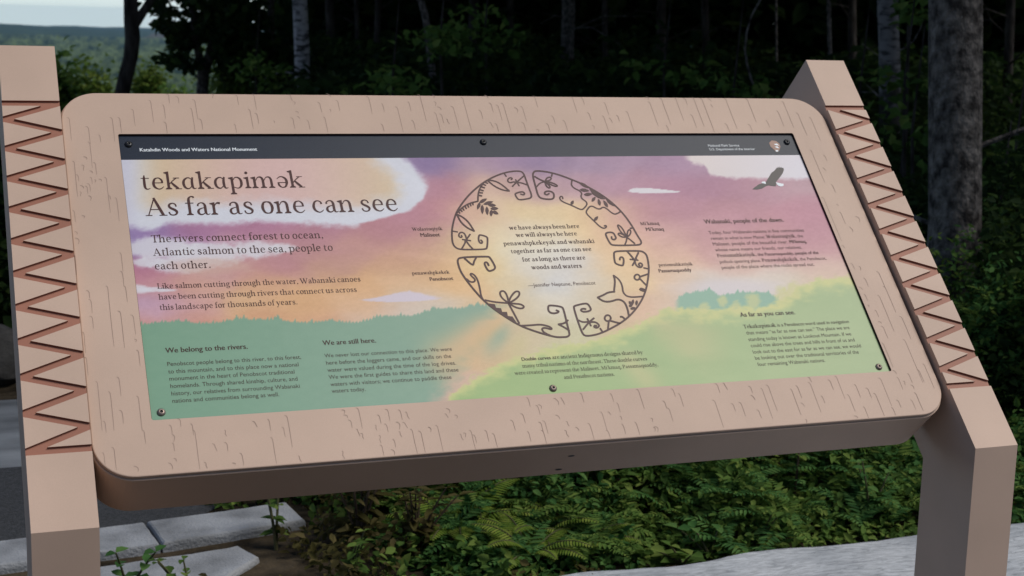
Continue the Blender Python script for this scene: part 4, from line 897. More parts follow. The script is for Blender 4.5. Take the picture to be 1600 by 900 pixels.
# ---- road, path, stones
M['asphalt'] = noise_mat('asphalt', (0.028, 0.029, 0.031, 1), (0.060, 0.062, 0.066, 1), scale=130, detail=4, rough=0.85, bump=0.5, bscale=220)
M['concrete'] = noise_mat('worn_path', (0.085, 0.092, 0.100, 1), (0.25, 0.27, 0.29, 1), scale=3.2, detail=9, rough=0.9, bump=0.3, bscale=60, stretch=(0.6, 2.2, 1), lo=0.3, hi=0.75)
M['granite'] = noise_mat('granite', (0.14, 0.148, 0.158, 1), (0.33, 0.345, 0.37, 1), scale=7, detail=15, rough=0.88, bump=0.35, bscale=130, lo=0.28, hi=0.62)
def sheet(name, pts, z, mat):
    mb = MB(); mb.add([(x, y, z) for x, y in pts], [tuple(range(len(pts)))]); return tag(mb.build(name, mat), kind='structure')
sheet('road', [(-5.5, 1.70), (-0.36, 1.80), (-0.16, 2.0), (-0.14, 2.35), (-0.5, 2.52), (-5.5, 2.45)], 0.004, M['asphalt'])
sheet('path', [(-6, 2.452), (-0.5, 2.522), (-0.3, 2.8), (-0.35, 3.35), (-6, 3.4)], 0.0035, M['concrete'])

def rough_block(name, pts, z0, z1, mat, jit=0.004, seed=0, cut=0.03):
    """stone with slightly uneven, worn edges: outline subdivided and bevelled"""
    rng = random.Random(seed); out = []
    for i, p in enumerate(pts):
        q = pts[(i+1) % len(pts)]; L_ = math.hypot(q[0]-p[0], q[1]-p[1]); n = max(1, int(L_ / cut))
        for k in range(n): out.append((p[0]+(q[0]-p[0])*k/n + rng.uniform(-jit, jit), p[1]+(q[1]-p[1])*k/n + rng.uniform(-jit, jit)))
    cx = sum(p[0] for p in out)/len(out); cy = sum(p[1] for p in out)/len(out)
    mb = MB(); n = len(out); levels = [(1.0, z0), (1.0, z1 - 0.010), (0.003, z1 - 0.003), (0.008, z1)]
    vs = []
    for e, z in levels:
        for x, y in out:
            if e < 0.5:
                d = math.hypot(cx-x, cy-y) or 1; x += (cx-x)/d*e; y += (cy-y)/d*e
            vs.append((x, y, z + rng.uniform(-jit, jit) * .4))
    fs = []
    for l in range(3):
        for k in range(n): k2 = (k+1) % n; fs.append((l*n+k, l*n+k2, (l+1)*n+k2, (l+1)*n+k))
    fs.append(tuple(3*n+k for k in range(n)))
    mb.add(vs, fs)
    return mb.build(name, mat)
tag(rough_block('curb_stone', [(-1.15, 1.58), (-0.385, 1.66), (-0.402, 1.84), (-1.15, 1.76)], -0.1, 0.026, M['granite'], .0012, 1), 'long grey granite curb stone passing behind the left sign post', 'curb stone')
tag(rough_block('curb_stone', [(-0.380, 1.66), (0.010, 1.74), (-0.008, 1.90), (-0.396, 1.842)], -0.1, 0.028, M['granite'], .0012, 2), 'short grey granite curb stone with a free right end under the sign', 'curb stone')
tag(rough_block('flat_stone', [(-0.56, 1.38), (-0.26, 1.41), (-0.16, 1.52), (-0.19, 1.615), (-0.40, 1.59), (-0.57, 1.56)], -0.1, 0.016, M['granite'], .004, 3), 'low flat grey stone set in the weeds before the curb', 'paving stone')

# the pale streaked rock slab under the right post
m, nt, p, L = new_mat('streaked_rock')
tcn = nt.nodes.new('ShaderNodeTexCoord')
cols = []
mp = nt.nodes.new('ShaderNodeMapping'); mp.inputs['Rotation'].default_value = (0, 0, R(24)); mp.inputs['Scale'].default_value = (5, 26, 8)
L(tcn.outputs['Object'], mp.inputs['Vector'])
n1 = nt.nodes.new('ShaderNodeTexNoise'); n1.inputs['Scale'].default_value = 2.6; n1.inputs['Detail'].default_value = 12; n1.inputs['Distortion'].default_value = 1.6; n1.inputs['Roughness'].default_value = 0.72
L(mp.outputs['Vector'], n1.inputs['Vector'])
n2 = nt.nodes.new('ShaderNodeTexNoise'); n2.inputs['Scale'].default_value = 3.5; n2.inputs['Detail'].default_value = 6; L(tcn.outputs['Object'], n2.inputs['Vector'])
rp = nt.nodes.new('ShaderNodeValToRGB'); rp.color_ramp.elements[0].position = 0.30; rp.color_ramp.elements[0].color = (0.19, 0.205, 0.225, 1); rp.color_ramp.elements[1].position = 0.58; rp.color_ramp.elements[1].color = (0.62, 0.645, 0.68, 1)
L(n1.outputs['Fac'], rp.inputs['Fac'])
rp2 = nt.nodes.new('ShaderNodeValToRGB'); rp2.color_ramp.elements[0].position = 0.3; rp2.color_ramp.elements[0].color = (0.62, 0.64, 0.66, 1); rp2.color_ramp.elements[1].position = 0.65; rp2.color_ramp.elements[1].color = (1, 1, 1, 1)
L(n2.outputs['Fac'], rp2.inputs['Fac'])
mx = nt.nodes.new('ShaderNodeMix'); mx.data_type = 'RGBA'; mx.blend_type = 'MULTIPLY'; mx.inputs[0].default_value = 1
L(rp.outputs['Color'], mx.inputs[6]); L(rp2.outputs['Color'], mx.inputs[7]); L(mx.outputs[2], p.inputs['Base Color'])
bp = nt.nodes.new('ShaderNodeBump'); bp.inputs['Strength'].default_value = 0.6; bp.inputs['Distance'].default_value = 0.006
L(n1.outputs['Fac'], bp.inputs['Height']); L(bp.outputs['Normal'], p.inputs['Normal']); p.inputs['Roughness'].default_value = 0.8
M['rock'] = m
rgr = random.Random(12)
mb = MB(); nx, ny = 90, 40
def slab_edge(x): return 1.108 + 0.010*math.sin(x*5.1+1) + 0.007*math.sin(x*13.7) - 0.10*ss(0.52, 0.28, x)
for i in range(nx+1):
    x = 0.28 + (3.4-0.28)*i/nx
    for j in range(ny+1):
        t = j/ny
        y1 = slab_edge(x); y0 = -0.9
        y = y0 + (y1-y0)*(1-(1-t)**2.2)
        e = min((y1-y)/0.022, (x-0.28)/0.04, 1)
        z = 0.055*math.sin(max(e, 0)*math.pi/2) + 0.004*math.sin(x*9+y*4) + 0.003*math.sin(y*17-x*6) + rgr.uniform(-1, 1)*.0012
        if e <= 0: z = -0.06
        mb.v.append((x + (rgr.uniform(-1, 1)*.004), y, z))
for i in range(nx):
    for j in range(ny):
        k = i*(ny+1)+j; mb.f.append([k, k+ny+1, k+ny+2, k+1]); mb.m.append(0)
tag(mb.build('rock_slab', M['rock'], None, True), 'pale grey streaked rock slab around the foot of the right sign post', 'rock')

M['boulder'] = noise_mat('boulder', (0.022, 0.021, 0.020, 1), (0.09, 0.086, 0.082, 1), scale=6, detail=10, rough=0.95, bump=0.9, bscale=14, spec=0.15)
def boulder(loc, r, label, seed):
    bm = bmesh.new(); bmesh.ops.create_icosphere(bm, subdivisions=3, radius=1)
    rng = random.Random(seed); dirs = [(Vector((rng.gauss(0, 1), rng.gauss(0, 1), rng.gauss(0, 1))).normalized(), rng.uniform(.55, .9)) for _ in range(11)]
    for v in bm.verts:
        p = v.co.copy()
        for d, h in dirs:
            s = p.dot(d)
            if s > h: p -= d * (s - h)
        v.co = Vector((p.x*r, p.y*r*.85, p.z*r*.7)) + Vector((rng.uniform(-1, 1), rng.uniform(-1, 1), rng.uniform(-1, 1)))*r*.02
    me = bpy.data.meshes.new('boulder'); bm.to_mesh(me); bm.free()
    o = link('boulder', me, None, [M['boulder']]); o.location = loc
    return tag(o, label, 'boulder', 'boulders along the far edge of the path')
boulder((-0.80, 3.62, 0.09), .22, 'big dark boulder at the path edge just left of the sign', 4)
boulder((-0.55, 3.70, 0.05), .15, 'small dark boulder seen right beside the left sign post', 5)
boulder((-0.95, 4.05, 0.14), .27, 'dark boulder half buried in shrubs behind the big boulder', 6)
boulder((-1.35, 3.75, 0.08), .24, 'dark boulder farthest out along the path', 7)

# ------------------------------------------------------------------ plants
def leaf_geo(base, d, nrm, ln, wd, fold=0.22, droop=0.12):
    """arrays -> 6 verts and 2 folded quads for every leaf"""
    d = d / np.linalg.norm(d, axis=1, keepdims=True)
    s = np.cross(d, nrm); s /= np.linalg.norm(s, axis=1, keepdims=True) + 1e-9
    n = np.cross(s, d)
    ln = np.asarray(ln)[:, None]; wd = np.asarray(wd)[:, None]
    tip = base + d*ln - n*ln*droop
    v = np.stack([base, base + d*ln*.30 + s*wd*.5 + n*wd*fold, base + d*ln*.68 + s*wd*.40 + n*wd*fold*.8 - n*ln*droop*.5, tip,
                  base + d*ln*.68 - s*wd*.40 + n*wd*fold*.8 - n*ln*droop*.5, base + d*ln*.30 - s*wd*.5 + n*wd*fold], 1)
    return v.reshape(-1, 3)
def leaf_faces(n):
    b = np.arange(n)[:, None]*6
    return np.concatenate([b + np.array([[0, 1, 2, 3]]), b + np.array([[0, 3, 4, 5]])], 1).reshape(-1, 4)
def leaf_cloud(name, P, size, rng, up=0.8, aspect=0.55, jit=0.35):
    n = len(P)
    d = rng.normal(size=(n, 3)); d[:, 2] *= 0.55; d[:, 2] -= 0.15
    nm = rng.normal(size=(n, 3))*.6 + np.array([0, 0, up])
    ln = size * (1 + jit*(rng.random(n)*2 - 1))
    return np_mesh(name, leaf_geo(np.asarray(P), d, nm, ln, ln*aspect), leaf_faces(n))

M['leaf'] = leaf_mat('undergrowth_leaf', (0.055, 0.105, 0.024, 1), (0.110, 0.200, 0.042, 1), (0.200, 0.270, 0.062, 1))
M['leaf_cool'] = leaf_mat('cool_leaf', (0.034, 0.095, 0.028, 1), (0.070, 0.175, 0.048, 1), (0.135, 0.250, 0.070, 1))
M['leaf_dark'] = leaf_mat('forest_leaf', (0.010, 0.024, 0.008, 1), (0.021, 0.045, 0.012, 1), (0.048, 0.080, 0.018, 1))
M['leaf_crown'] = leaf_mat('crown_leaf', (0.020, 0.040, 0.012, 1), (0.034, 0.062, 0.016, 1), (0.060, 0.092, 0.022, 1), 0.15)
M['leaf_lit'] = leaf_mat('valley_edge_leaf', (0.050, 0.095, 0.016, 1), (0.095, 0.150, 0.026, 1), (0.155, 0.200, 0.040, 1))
M['fern'] = leaf_mat('fern_frond', (0.110, 0.185, 0.026, 1), (0.165, 0.240, 0.036, 1), (0.235, 0.285, 0.055, 1), 0.3)
M['dry'] = leaf_mat('dry_leaf', (0.050, 0.048, 0.014, 1), (0.095, 0.084, 0.028, 1), (0.160, 0.130, 0.055, 1))
M['stem'] = noise_mat('stem', (0.05, 0.055, 0.02, 1), (0.11, 0.10, 0.05, 1), scale=12, rough=0.8)
M['stem_brown'] = noise_mat('brown_stem', (0.05, 0.032, 0.022, 1), (0.12, 0.085, 0.06, 1), scale=12, rough=0.85)

rg = np.random.default_rng(11)
def hum(x, y, seed, s): return fbm(np.asarray(x)/s, np.asarray(y)/s, seed, 3)
# near ground cover: everything between the slab, the curb and the forest edge
def cover(n, x0, x1, y0, y1, size, hf, mat_name, name, seed, keep=None, power=0.75, up=0.8):
    rg = np.random.default_rng(seed)
    x = rg.uniform(x0, x1, n); y = rg.uniform(y0, y1, n)
    h = hf(x, y)
    ok = h > 0.02
    if keep is not None: ok &= keep(x, y)
    x, y, h = x[ok], y[ok], h[ok]
    z = h * rg.random(len(x))**power
    gz = np.array([ground_z(a, b) for a, b in zip(x, y)])
    P = np.stack([x, y, z + gz], 1)
    o = link(name, leaf_cloud(name, P, size, rg, up=up), None, [M[mat_name]])
    return tag(o, kind='stuff')
sse = lambda a, b, v: sstep(a, b, np.asarray(v, float))
def near_h(x, y):
    front = sse(1.10, 1.26, y) * sse(0.10, 0.55, x + (y-1.3)*.25)
    b = 0.07 + 0.42*sse(1.12, 2.2, y)
    return front * b * (0.05 + 1.9*hum(x, y, 51, .22)**1.4)
cover(62000, 0.0, 3.2, 1.05, 2.9, 0.028, near_h, 'leaf', 'undergrowth', 1, lambda x, y: hum(x, y, 61, .30) > .47, .55, 1.7)
cover(62000, 0.0, 3.2, 1.05, 2.9, 0.025, near_h, 'leaf_cool', 'undergrowth', 2, lambda x, y: hum(x, y, 61, .30) < .53, .55, 1.7)
def frond_cover(n, mat_name, seed, x0, x1, y0, y1, smin, smax, keep):
    """feathery fronds: arching stalks with paired narrow leaflets, too many to count"""
    rg = np.random.default_rng(seed)
    x = rg.uniform(x0, x1, n); y = rg.uniform(y0, y1, n); h = near_h(x, y); ok = (h > .05) & keep(x, y)
    x, y, h = x[ok], y[ok], h[ok]; n = len(x)
    az_ = rg.uniform(0, 2*np.pi, n); L_ = rg.uniform(smin, smax, n); el = rg.uniform(.5, 1.2, n)
    p = np.stack([x, y, h*rg.uniform(.3, .8, n)], 1); B, D, N_, Ln, Wd = [], [], [], [], []
    K_ = 13
    for k in range(K_):
        d = np.stack([np.cos(az_)*np.cos(el), np.sin(az_)*np.cos(el), np.sin(el)], 1)
        s = np.stack([-np.sin(az_), np.cos(az_), 0*az_], 1); nn = np.cross(s, d)
        f = math.sin(math.pi*min(1, (k+1)/K_)**.6)
        for sg in (-1, 1):
            B.append(p); D.append(s*sg*-1 + d*.5 + nn*rg.uniform(-.2, .1, (n, 1))); N_.append(-nn + rg.normal(size=(n, 3))*.15); Ln.append(L_*(.26*f + .02)); Wd.append(L_*.055)
        p = p + d*(L_/K_)[:, None]; el = el - .11
    B = np.concatenate(B); D = np.concatenate(D); N_ = np.concatenate(N_); Ln = np.concatenate(Ln); Wd = np.concatenate(Wd)
    N_ = np.where(N_[:, 2:] < 0, -N_, N_)
    return tag(link('undergrowth', np_mesh('undergrowth', leaf_geo(B, D, N_, Ln, Wd, .15, .1), leaf_faces(len(B))), None, [M[mat_name]]), kind='stuff')
frond_cover(2600, 'leaf', 31, 0.1, 3.0, 1.08, 2.6, .08, .17, lambda x, y: hum(x, y, 63, .35) > .45)
frond_cover(2600, 'leaf_cool', 32, 0.1, 3.0, 1.08, 2.6, .08, .18, lambda x, y: hum(x, y, 63, .35) < .55)
def right_h(x, y):
    a = np.degrees(np.arctan2(x - CAM.x, y - CAM.y))
    return (0.25 + 0.95*hum(x, y, 53, .5)) * sse(2.2, 2.6, x) * sse(1.0, 1.6, y) * (.25 + .75*sse(37.6, 38.6, a))
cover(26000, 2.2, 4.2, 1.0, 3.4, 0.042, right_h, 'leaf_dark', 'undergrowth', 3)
def mid_h(x, y):
    a = np.degrees(np.arctan2(x - CAM.x, y - CAM.y)); r = np.hypot(x - CAM.x, y - CAM.y)
    return sse(9.5, 13.5, a + 3*(hum(x, y, 57, 1.1)-.5)) * (0.12 + 0.95*hum(x, y, 55, .8)) * (0.8 + .6*sse(38.0, 39.0, a)*sse(9.5, 6.5, r)) * (1 - .8*sse(34.5, 35.5, a)*sse(38.6, 37.8, a)*sse(6.4, 5.8, r))
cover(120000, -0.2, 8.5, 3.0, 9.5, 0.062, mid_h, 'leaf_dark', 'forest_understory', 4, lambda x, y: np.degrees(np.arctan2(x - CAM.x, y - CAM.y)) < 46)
def far_h(x, y):
    a = np.degrees(np.arctan2(x - CAM.x, y - CAM.y))
    return sse(10.0, 13.0, a + 3*(hum(x, y, 57, 1.1)-.5)) * (0.2 + 1.3*hum(x, y, 59, 1.4))
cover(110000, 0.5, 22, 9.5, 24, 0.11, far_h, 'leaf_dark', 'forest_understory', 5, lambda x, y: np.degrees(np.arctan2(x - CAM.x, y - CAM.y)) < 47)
def litter_h(x, y): return 0.02 + (0.03 + .16*hum(x, y, 71, .16)**2) * sse(-.35, .1, x) * sse(.75, .3, x)
cover(6500, -0.45, 0.75, 1.02, 2.2, 0.024, litter_h, 'dry', 'leaf_litter', 6, lambda x, y: (hum(x, y, 73, .2) > .42) & ~((x < .03) & (y > 1.63) & (y < 1.92)) & ~((x < -.15) & (y > 1.42)))
cover(4200, -0.6, 0.5, 1.1, 2.2, 0.030, litter_h, 'leaf', 'leaf_litter', 7, lambda x, y: (hum(x, y, 75, .2) > .5) & ~((x < .03) & (y > 1.63) & (y < 1.92)) & ~((x < -.2) & (y > 1.46)))
# far wood behind it all, a closed mass
n = 120000; a = np.radians(rg.uniform(11.5, 60, n)); r = rg.uniform(25, 33, n)
x = CAM.x + r*np.sin(a); y = CAM.y + r*np.cos(a); z = rg.random(n)*11 - 1.5 - 3*(r-25)/8
tag(link('far_wood', leaf_cloud('far_wood', np.stack([x, y, z], 1), 0.34, rg), None, [M['leaf_dark']]), kind='stuff')

# shrubs on the slope at the left
def shrub(loc, rx, rz, n, size, mat, label, seed, cat='shrub', group=None, stem_h=0.3):
    rg = np.random.default_rng(seed); t = empty('shrub', loc); tag(t, label, cat, group)
    u = rg.normal(size=(n, 3)); u /= np.linalg.norm(u, axis=1, keepdims=True); u *= rg.random((n, 1))**.45
    ph = rg.random(6)*6
    lump = 1 + .25*np.sin(u[:, 0]*5 + ph[0]) + .2*np.sin(u[:, 1]*6 + ph[1]) + .2*np.sin(u[:, 2]*7 + ph[2])
    P = u*lump[:, None]*np.array([rx, rx, rz]) + np.array([0, 0, rz*.95])
    link('foliage', leaf_cloud('foliage', P, size, rg), t, [M[mat]])
    mb = MB(); rng = random.Random(seed)
    for i in range(5):
        a = rng.uniform(0, 6.28); mb.tube([(0.03*math.cos(a), .03*math.sin(a), -0.1), (rx*.25*math.cos(a), rx*.25*math.sin(a), rz*.6), (rx*.5*math.cos(a), rx*.5*math.sin(a), rz*1.3)], [.014*rz+.006, .010*rz+.004, .004], 6)
    mb.build('stem', M['stem_brown'], t)
    return t
SL = 'dark shrubs on the slope left of the sign'
for px_, r_, rx_, rz_, lb in ((0, 6.6, .34, .20, 'dense dark green shrub behind the boulders'), (-22, 8.0, .55, .30, 'broad dark shrub at the very left edge of the view'), (6, 9.2, .42, .32, 'tall dark shrub on the slope between post and valley')):
    c = at(px_, 300, r_); shrub((c.x, c.y, ground_z(c.x, c.y)), rx_, rz_, 3800, .07, 'leaf_dark', lb, int(r_*10), group=SL)

# ---- single plants among the ground cover
def fern(loc, size, label, seed, mat='fern', nf=9, lean=None):
    rng = random.Random(seed); t = empty('fern', loc); tag(t, label, 'fern', 'ferns in front of the undergrowth')
    B, D, N_, Ln, Wd = [], [], [], [], []
    for i in range(nf):
        az_ = 2*math.pi*i/nf + rng.uniform(-.25, .25); L_ = size*rng.uniform(.75, 1.1); el = rng.uniform(1.0, 1.4)
        pts = []; p = Vector((0, 0, 0)); e = el
        for k in range(27):
            pts.append(p.copy()); p = p + Vector((math.cos(az_)*math.cos(e), math.sin(az_)*math.cos(e), math.sin(e)))*(L_/26); e -= 0.062
        mb = MB(); mb.tube(pts[::2], [.0028*(1-k/16)+.0006 for k in range(len(pts[::2]))], 5); mb.build('frond', [M['stem'], M[mat]], t)
        for k in range(4, 27):
            d = (pts[min(k+1, 26)] - pts[k-1]).normalized(); s = d.cross(Vector((0, 0, 1))).normalized(); n = s.cross(d)
            f = math.sin(math.pi*min(1, (k-2)/25)**.7)
            for sg in (-1, 1):
                B.append(pts[k]); D.append(s*sg + d*.45 - n*.12); N_.append(n + s*sg*.2*rng.uniform(-1, 1)); Ln.append(L_*.20*f + .003); Wd.append(L_*.026)
    link('pinnae', np_mesh('pinnae', leaf_geo(np.array(B), np.array(D), np.array(N_), np.array(Ln), np.array(Wd), .15, .10), leaf_faces(len(B))), t, [M[mat]])
    return t
for i, (x, y, s, lb) in enumerate(((0.36, 1.50, .26, 'tall yellow green fern left of the others under the sign middle'), (0.48, 1.28, .20, 'low yellow green fern nearest the bottom edge'), (0.56, 1.40, .23, 'yellow green fern with arching fronds beside the slab corner'), (0.45, 1.62, .26, 'yellow green fern standing behind the front ferns'), (0.64, 1.32, .18, 'small fern at the corner of the rock slab'))):
    fern((x, y, 0), s, lb, 40 + i, nf=11)
fern((0.98, 1.92, 0.12), .26, 'pale fern hanging just below the sign underside', 48)

def leafy(loc, h, nl, size, mat, label, seed, stems=3, spread=.10, cat='plant', group=None, smat='stem', aspect=.6, name='leafy_plant'):
    """upright stems carrying paired leaves"""
    rng = random.Random(seed); t = empty(name, loc); tag(t, label, cat, group)
    B, D, N_, Ln = [], [], [], []
    for s in range(stems):
        a = rng.uniform(0, 6.28); hh = h*rng.uniform(.7, 1.05); sp = spread*rng.uniform(.3, 1.2)
        pts = [Vector((sp*math.cos(a)*(k/6)**1.5, sp*math.sin(a)*(k/6)**1.5, hh*k/6)) for k in range(7)]
        mb = MB(); mb.tube(pts, [.0042*(1-k/8) + .0008 for k in range(7)], 6); mb.build('stem', M[smat], t)
        for k in range(nl):
            f = .25 + .75*k/(nl-1); q = pts[min(int(f*6), 5)].lerp(pts[min(int(f*6)+1, 6)], f*6 - int(f*6)) if f < 1 else pts[6]
            ph = k*2.4 + rng.uniform(-.4, .4)
            for sg in (0, math.pi):
                B.append(q); D.append((math.cos(ph+sg), math.sin(ph+sg), rng.uniform(-.1, .45))); N_.append((rng.uniform(-.3, .3), rng.uniform(-.3, .3), 1)); Ln.append(size*rng.uniform(.7, 1.15)*(1.1 - .4*f))
    Ln = np.array(Ln)
    link('leaves', np_mesh('leaves', leaf_geo(np.array([tuple(b) for b in B]), np.array(D), np.array(N_), Ln, Ln*aspect, .18, .2), leaf_faces(len(B))), t, [M[mat]])
    return t
LP = [
 (-0.50, 1.36, .16, 4, .050, 'leaf_cool', 'small weed with pointed leaves hugging the left post', 2),
 (-0.37, 1.25, .13, 4, .045, 'leaf', 'low bright weed growing on the flat stone edge', 3),
 (-0.75, 1.34, .09, 3, .035, 'leaf_cool', 'tiny green weed before the curb at the far left', 2),
 (-0.10, 1.60, .20, 5, .040, 'leaf', 'thin weed standing before the end of the short curb stone', 3),
 (0.02, 1.30, .17, 5, .040, 'leaf', 'olive weed between the flat stone and the dry stalks', 4),
 (0.86, 1.18, .07, 3, .060, 'leaf', 'small plant with round leaves at the slab edge', 3),
 (0.95, 1.20, .08, 3, .062, 'leaf_cool', 'round leaved plant beside the slab, darker one', 3),
 (1.12, 1.24, .13, 4, .050, 'leaf', 'yellow leaved sprout at the slab edge under the sign', 2),
 (1.05, 1.80, .46, 7, .075, 'leaf_cool', 'tall broad leaved plant reaching the sign underside', 4),
 (1.32, 1.66, .44, 7, .070, 'leaf', 'bright broad leaved plant right of the tall one', 4),
 (0.62, 1.85, .38, 6, .055, 'leaf_cool', 'cool green plant under the middle of the sign', 5),
 (0.78, 1.62, .30, 6, .050, 'leaf', 'mid green plant behind the ferns', 5),
 (1.66, 1.60, .42, 7, .048, 'leaf', 'bushy plant just left of the right post', 6),
 (1.50, 1.30, .20, 5, .045, 'leaf_cool', 'low plant in front of the right post bushes', 4),
]
for i, (x, y, h, nl, sz, mt, lb, st_) in enumerate(LP): leafy((x, y, 0), h, nl, sz, mt, lb, 70 + i, st_)
leafy((1.36, 1.47, 0), .52, 9, .052, 'leaf', 'young sapling with a straight brown stem left of the right post', 91, 1, .03, 'sapling', None, 'stem_brown', .55, 'sapling')
for i, (x, y, h, lb) in enumerate(((0.10, 1.52, .30, 'dry brown weed with drooping leaves right of the curb end'), (0.17, 1.64, .34, 'tall dry brown stalk cluster behind the first dry weed'), (0.22, 1.42, .22, 'low tangle of dry olive stalks left of the ferns'))):
    leafy((x, y, 0), h, 6, .06, 'dry', lb, 100 + i, 6, .10, 'dry weed', 'dry weeds beside the ferns', 'stem_brown', .42, 'dry_weed')

# ------------------------------------------------------------------ trees
M['bark'] = noise_mat('dark_bark', (0.020, 0.017, 0.015, 1), (0.070, 0.062, 0.056, 1), scale=14, detail=10, rough=0.95, bump=1.0, bscale=22, stretch=(1, 1, .3), spec=0.1)
def speck_bark(name, c0, c1, cs, amount):
    m = noise_mat(name, c0, c1, scale=26, detail=15, rough=0.95, bump=1.0, bscale=60, stretch=(1, 1, .7), spec=0.1, lo=.36, hi=.66)
    nt = m.node_tree; p = nt.nodes['Principled BSDF']; L = nt.links.new
    src = p.inputs['Base Color'].links[0].from_socket
    tc = nt.nodes.new('ShaderNodeTexCoord')
    vo = nt.nodes.new('ShaderNodeTexVoronoi'); vo.inputs['Scale'].default_value = 26; L(tc.outputs['Object'], vo.inputs['Vector'])
    no = nt.nodes.new('ShaderNodeTexNoise'); no.inputs['Scale'].default_value = 20; no.inputs['Detail'].default_value = 4; L(tc.outputs['Object'], no.inputs['Vector'])
    sb = nt.nodes.new('ShaderNodeMath'); sb.operation = 'MULTIPLY_ADD'; sb.inputs[1].default_value = 0.25; L(no.outputs['Fac'], sb.inputs[0]); L(vo.outputs['Distance'], sb.inputs[2])
    th = nt.nodes.new('ShaderNodeMapRange'); th.inputs['From Min'].default_value = amount; th.inputs['From Max'].default_value = amount - .05; L(sb.outputs[0], th.inputs['Value'])
    mx = nt.nodes.new('ShaderNodeMix'); mx.data_type = 'RGBA'; mx.inputs[7].default_value = cs
    L(th.outputs['Result'], mx.inputs[0]); L(src, mx.inputs[6]); L(mx.outputs[2], p.inputs['Base Color'])
    return m
M['bark_grey'] = speck_bark('grey_bark', (0.035, 0.031, 0.029, 1), (0.205, 0.185, 0.170, 1), (0.42, 0.41, 0.39, 1), .17)
def birch_mat(name, z_moss, white=.42):
    m = noise_mat(name, (0.05, 0.047, 0.047, 1), (white, white*.96, white*.98, 1), scale=10, detail=8, rough=0.8, bump=0.4, bscale=30, stretch=(1, 1, 2.6), lo=.36, hi=.52)
    nt = m.node_tree; p = nt.nodes['Principled BSDF']; L = nt.links.new
    src = p.inputs['Base Color'].links[0].from_socket
    tc = nt.nodes.new('ShaderNodeTexCoord'); sx = nt.nodes.new('ShaderNodeSeparateXYZ'); L(tc.outputs['Object'], sx.inputs[0])
    no = nt.nodes.new('ShaderNodeTexNoise'); no.inputs['Scale'].default_value = 7; no.inputs['Detail'].default_value = 6; L(tc.outputs['Object'], no.inputs['Vector'])
    ad = nt.nodes.new('ShaderNodeMath'); ad.operation = 'MULTIPLY_ADD'; ad.inputs[1].default_value = 1.5; L(no.outputs['Fac'], ad.inputs[0]); L(sx.outputs['Z'], ad.inputs[2])
    th = nt.nodes.new('ShaderNodeMapRange'); th.inputs['From Min'].default_value = z_moss + .85; th.inputs['From Max'].default_value = z_moss + .60; L(ad.outputs[0], th.inputs['Value'])
    mx = nt.nodes.new('ShaderNodeMix'); mx.data_type = 'RGBA'; mx.inputs[7].default_value = (0.030, 0.030, 0.022, 1)
    L(th.outputs['Result'], mx.inputs[0]); L(src, mx.inputs[6]); L(mx.outputs[2], p.inputs['Base Color'])
    return m

def crown_mesh(seed, rx, z0, z1, n, size):
    rg = np.random.default_rng(seed); nc = 26
    c = rg.normal(size=(nc, 3)); c /= np.linalg.norm(c, axis=1, keepdims=True); c *= rg.random((nc, 1))**.4
    c = c*np.array([rx*.8, rx*.8, (z1-z0)/2*.85]) + np.array([0, 0, (z0+z1)/2])
    k = rg.integers(0, nc, n); P = c[k] + rg.normal(size=(n, 3))*np.array([rx*.24, rx*.24, (z1-z0)*.10])
    return leaf_cloud('crown', P, size, rg)
CROWNS = [crown_mesh(200 + i, 3.3, 2.9, 11.5, 5600, .225) for i in range(3)]
for me in CROWNS: me.materials.append(M['leaf_crown'])

def tree(pts, rad, mat, label, name='tree', group=None, crown=None, rot=0, limbs=(), seg=12, lump=.06, seed=0, base=None):
    """pts in world space; the root sits at the foot"""
    pts = [Vector(p) for p in pts]; b = base or pts[0]; rng = random.Random(seed)
    t = empty(name, b); tag(t, label, 'tree', group)
    mb = MB(); mb.tube([p - b for p in pts], rad, seg, lump=lump, rng=rng)
    mb.build('trunk', mat, t, True)
    for lp, lr in limbs:
        mb = MB(); mb.tube([Vector(p) - b for p in lp], lr, 8, lump=.05, rng=rng); mb.build('limb', mat, t, True)
    if crown is not None:
        c = bpy.data.objects.new('crown', CROWNS[crown % 3]); COL.objects.link(c); c.parent = t; c.rotation_euler.z = rot; c.location = (pts[-1].x - b.x) * .6, (pts[-1].y - b.y) * .6, max(0, -b.z) + (2.5 if label.startswith('leaning') else 5.0 if label.startswith('thick') else 0)
    return t
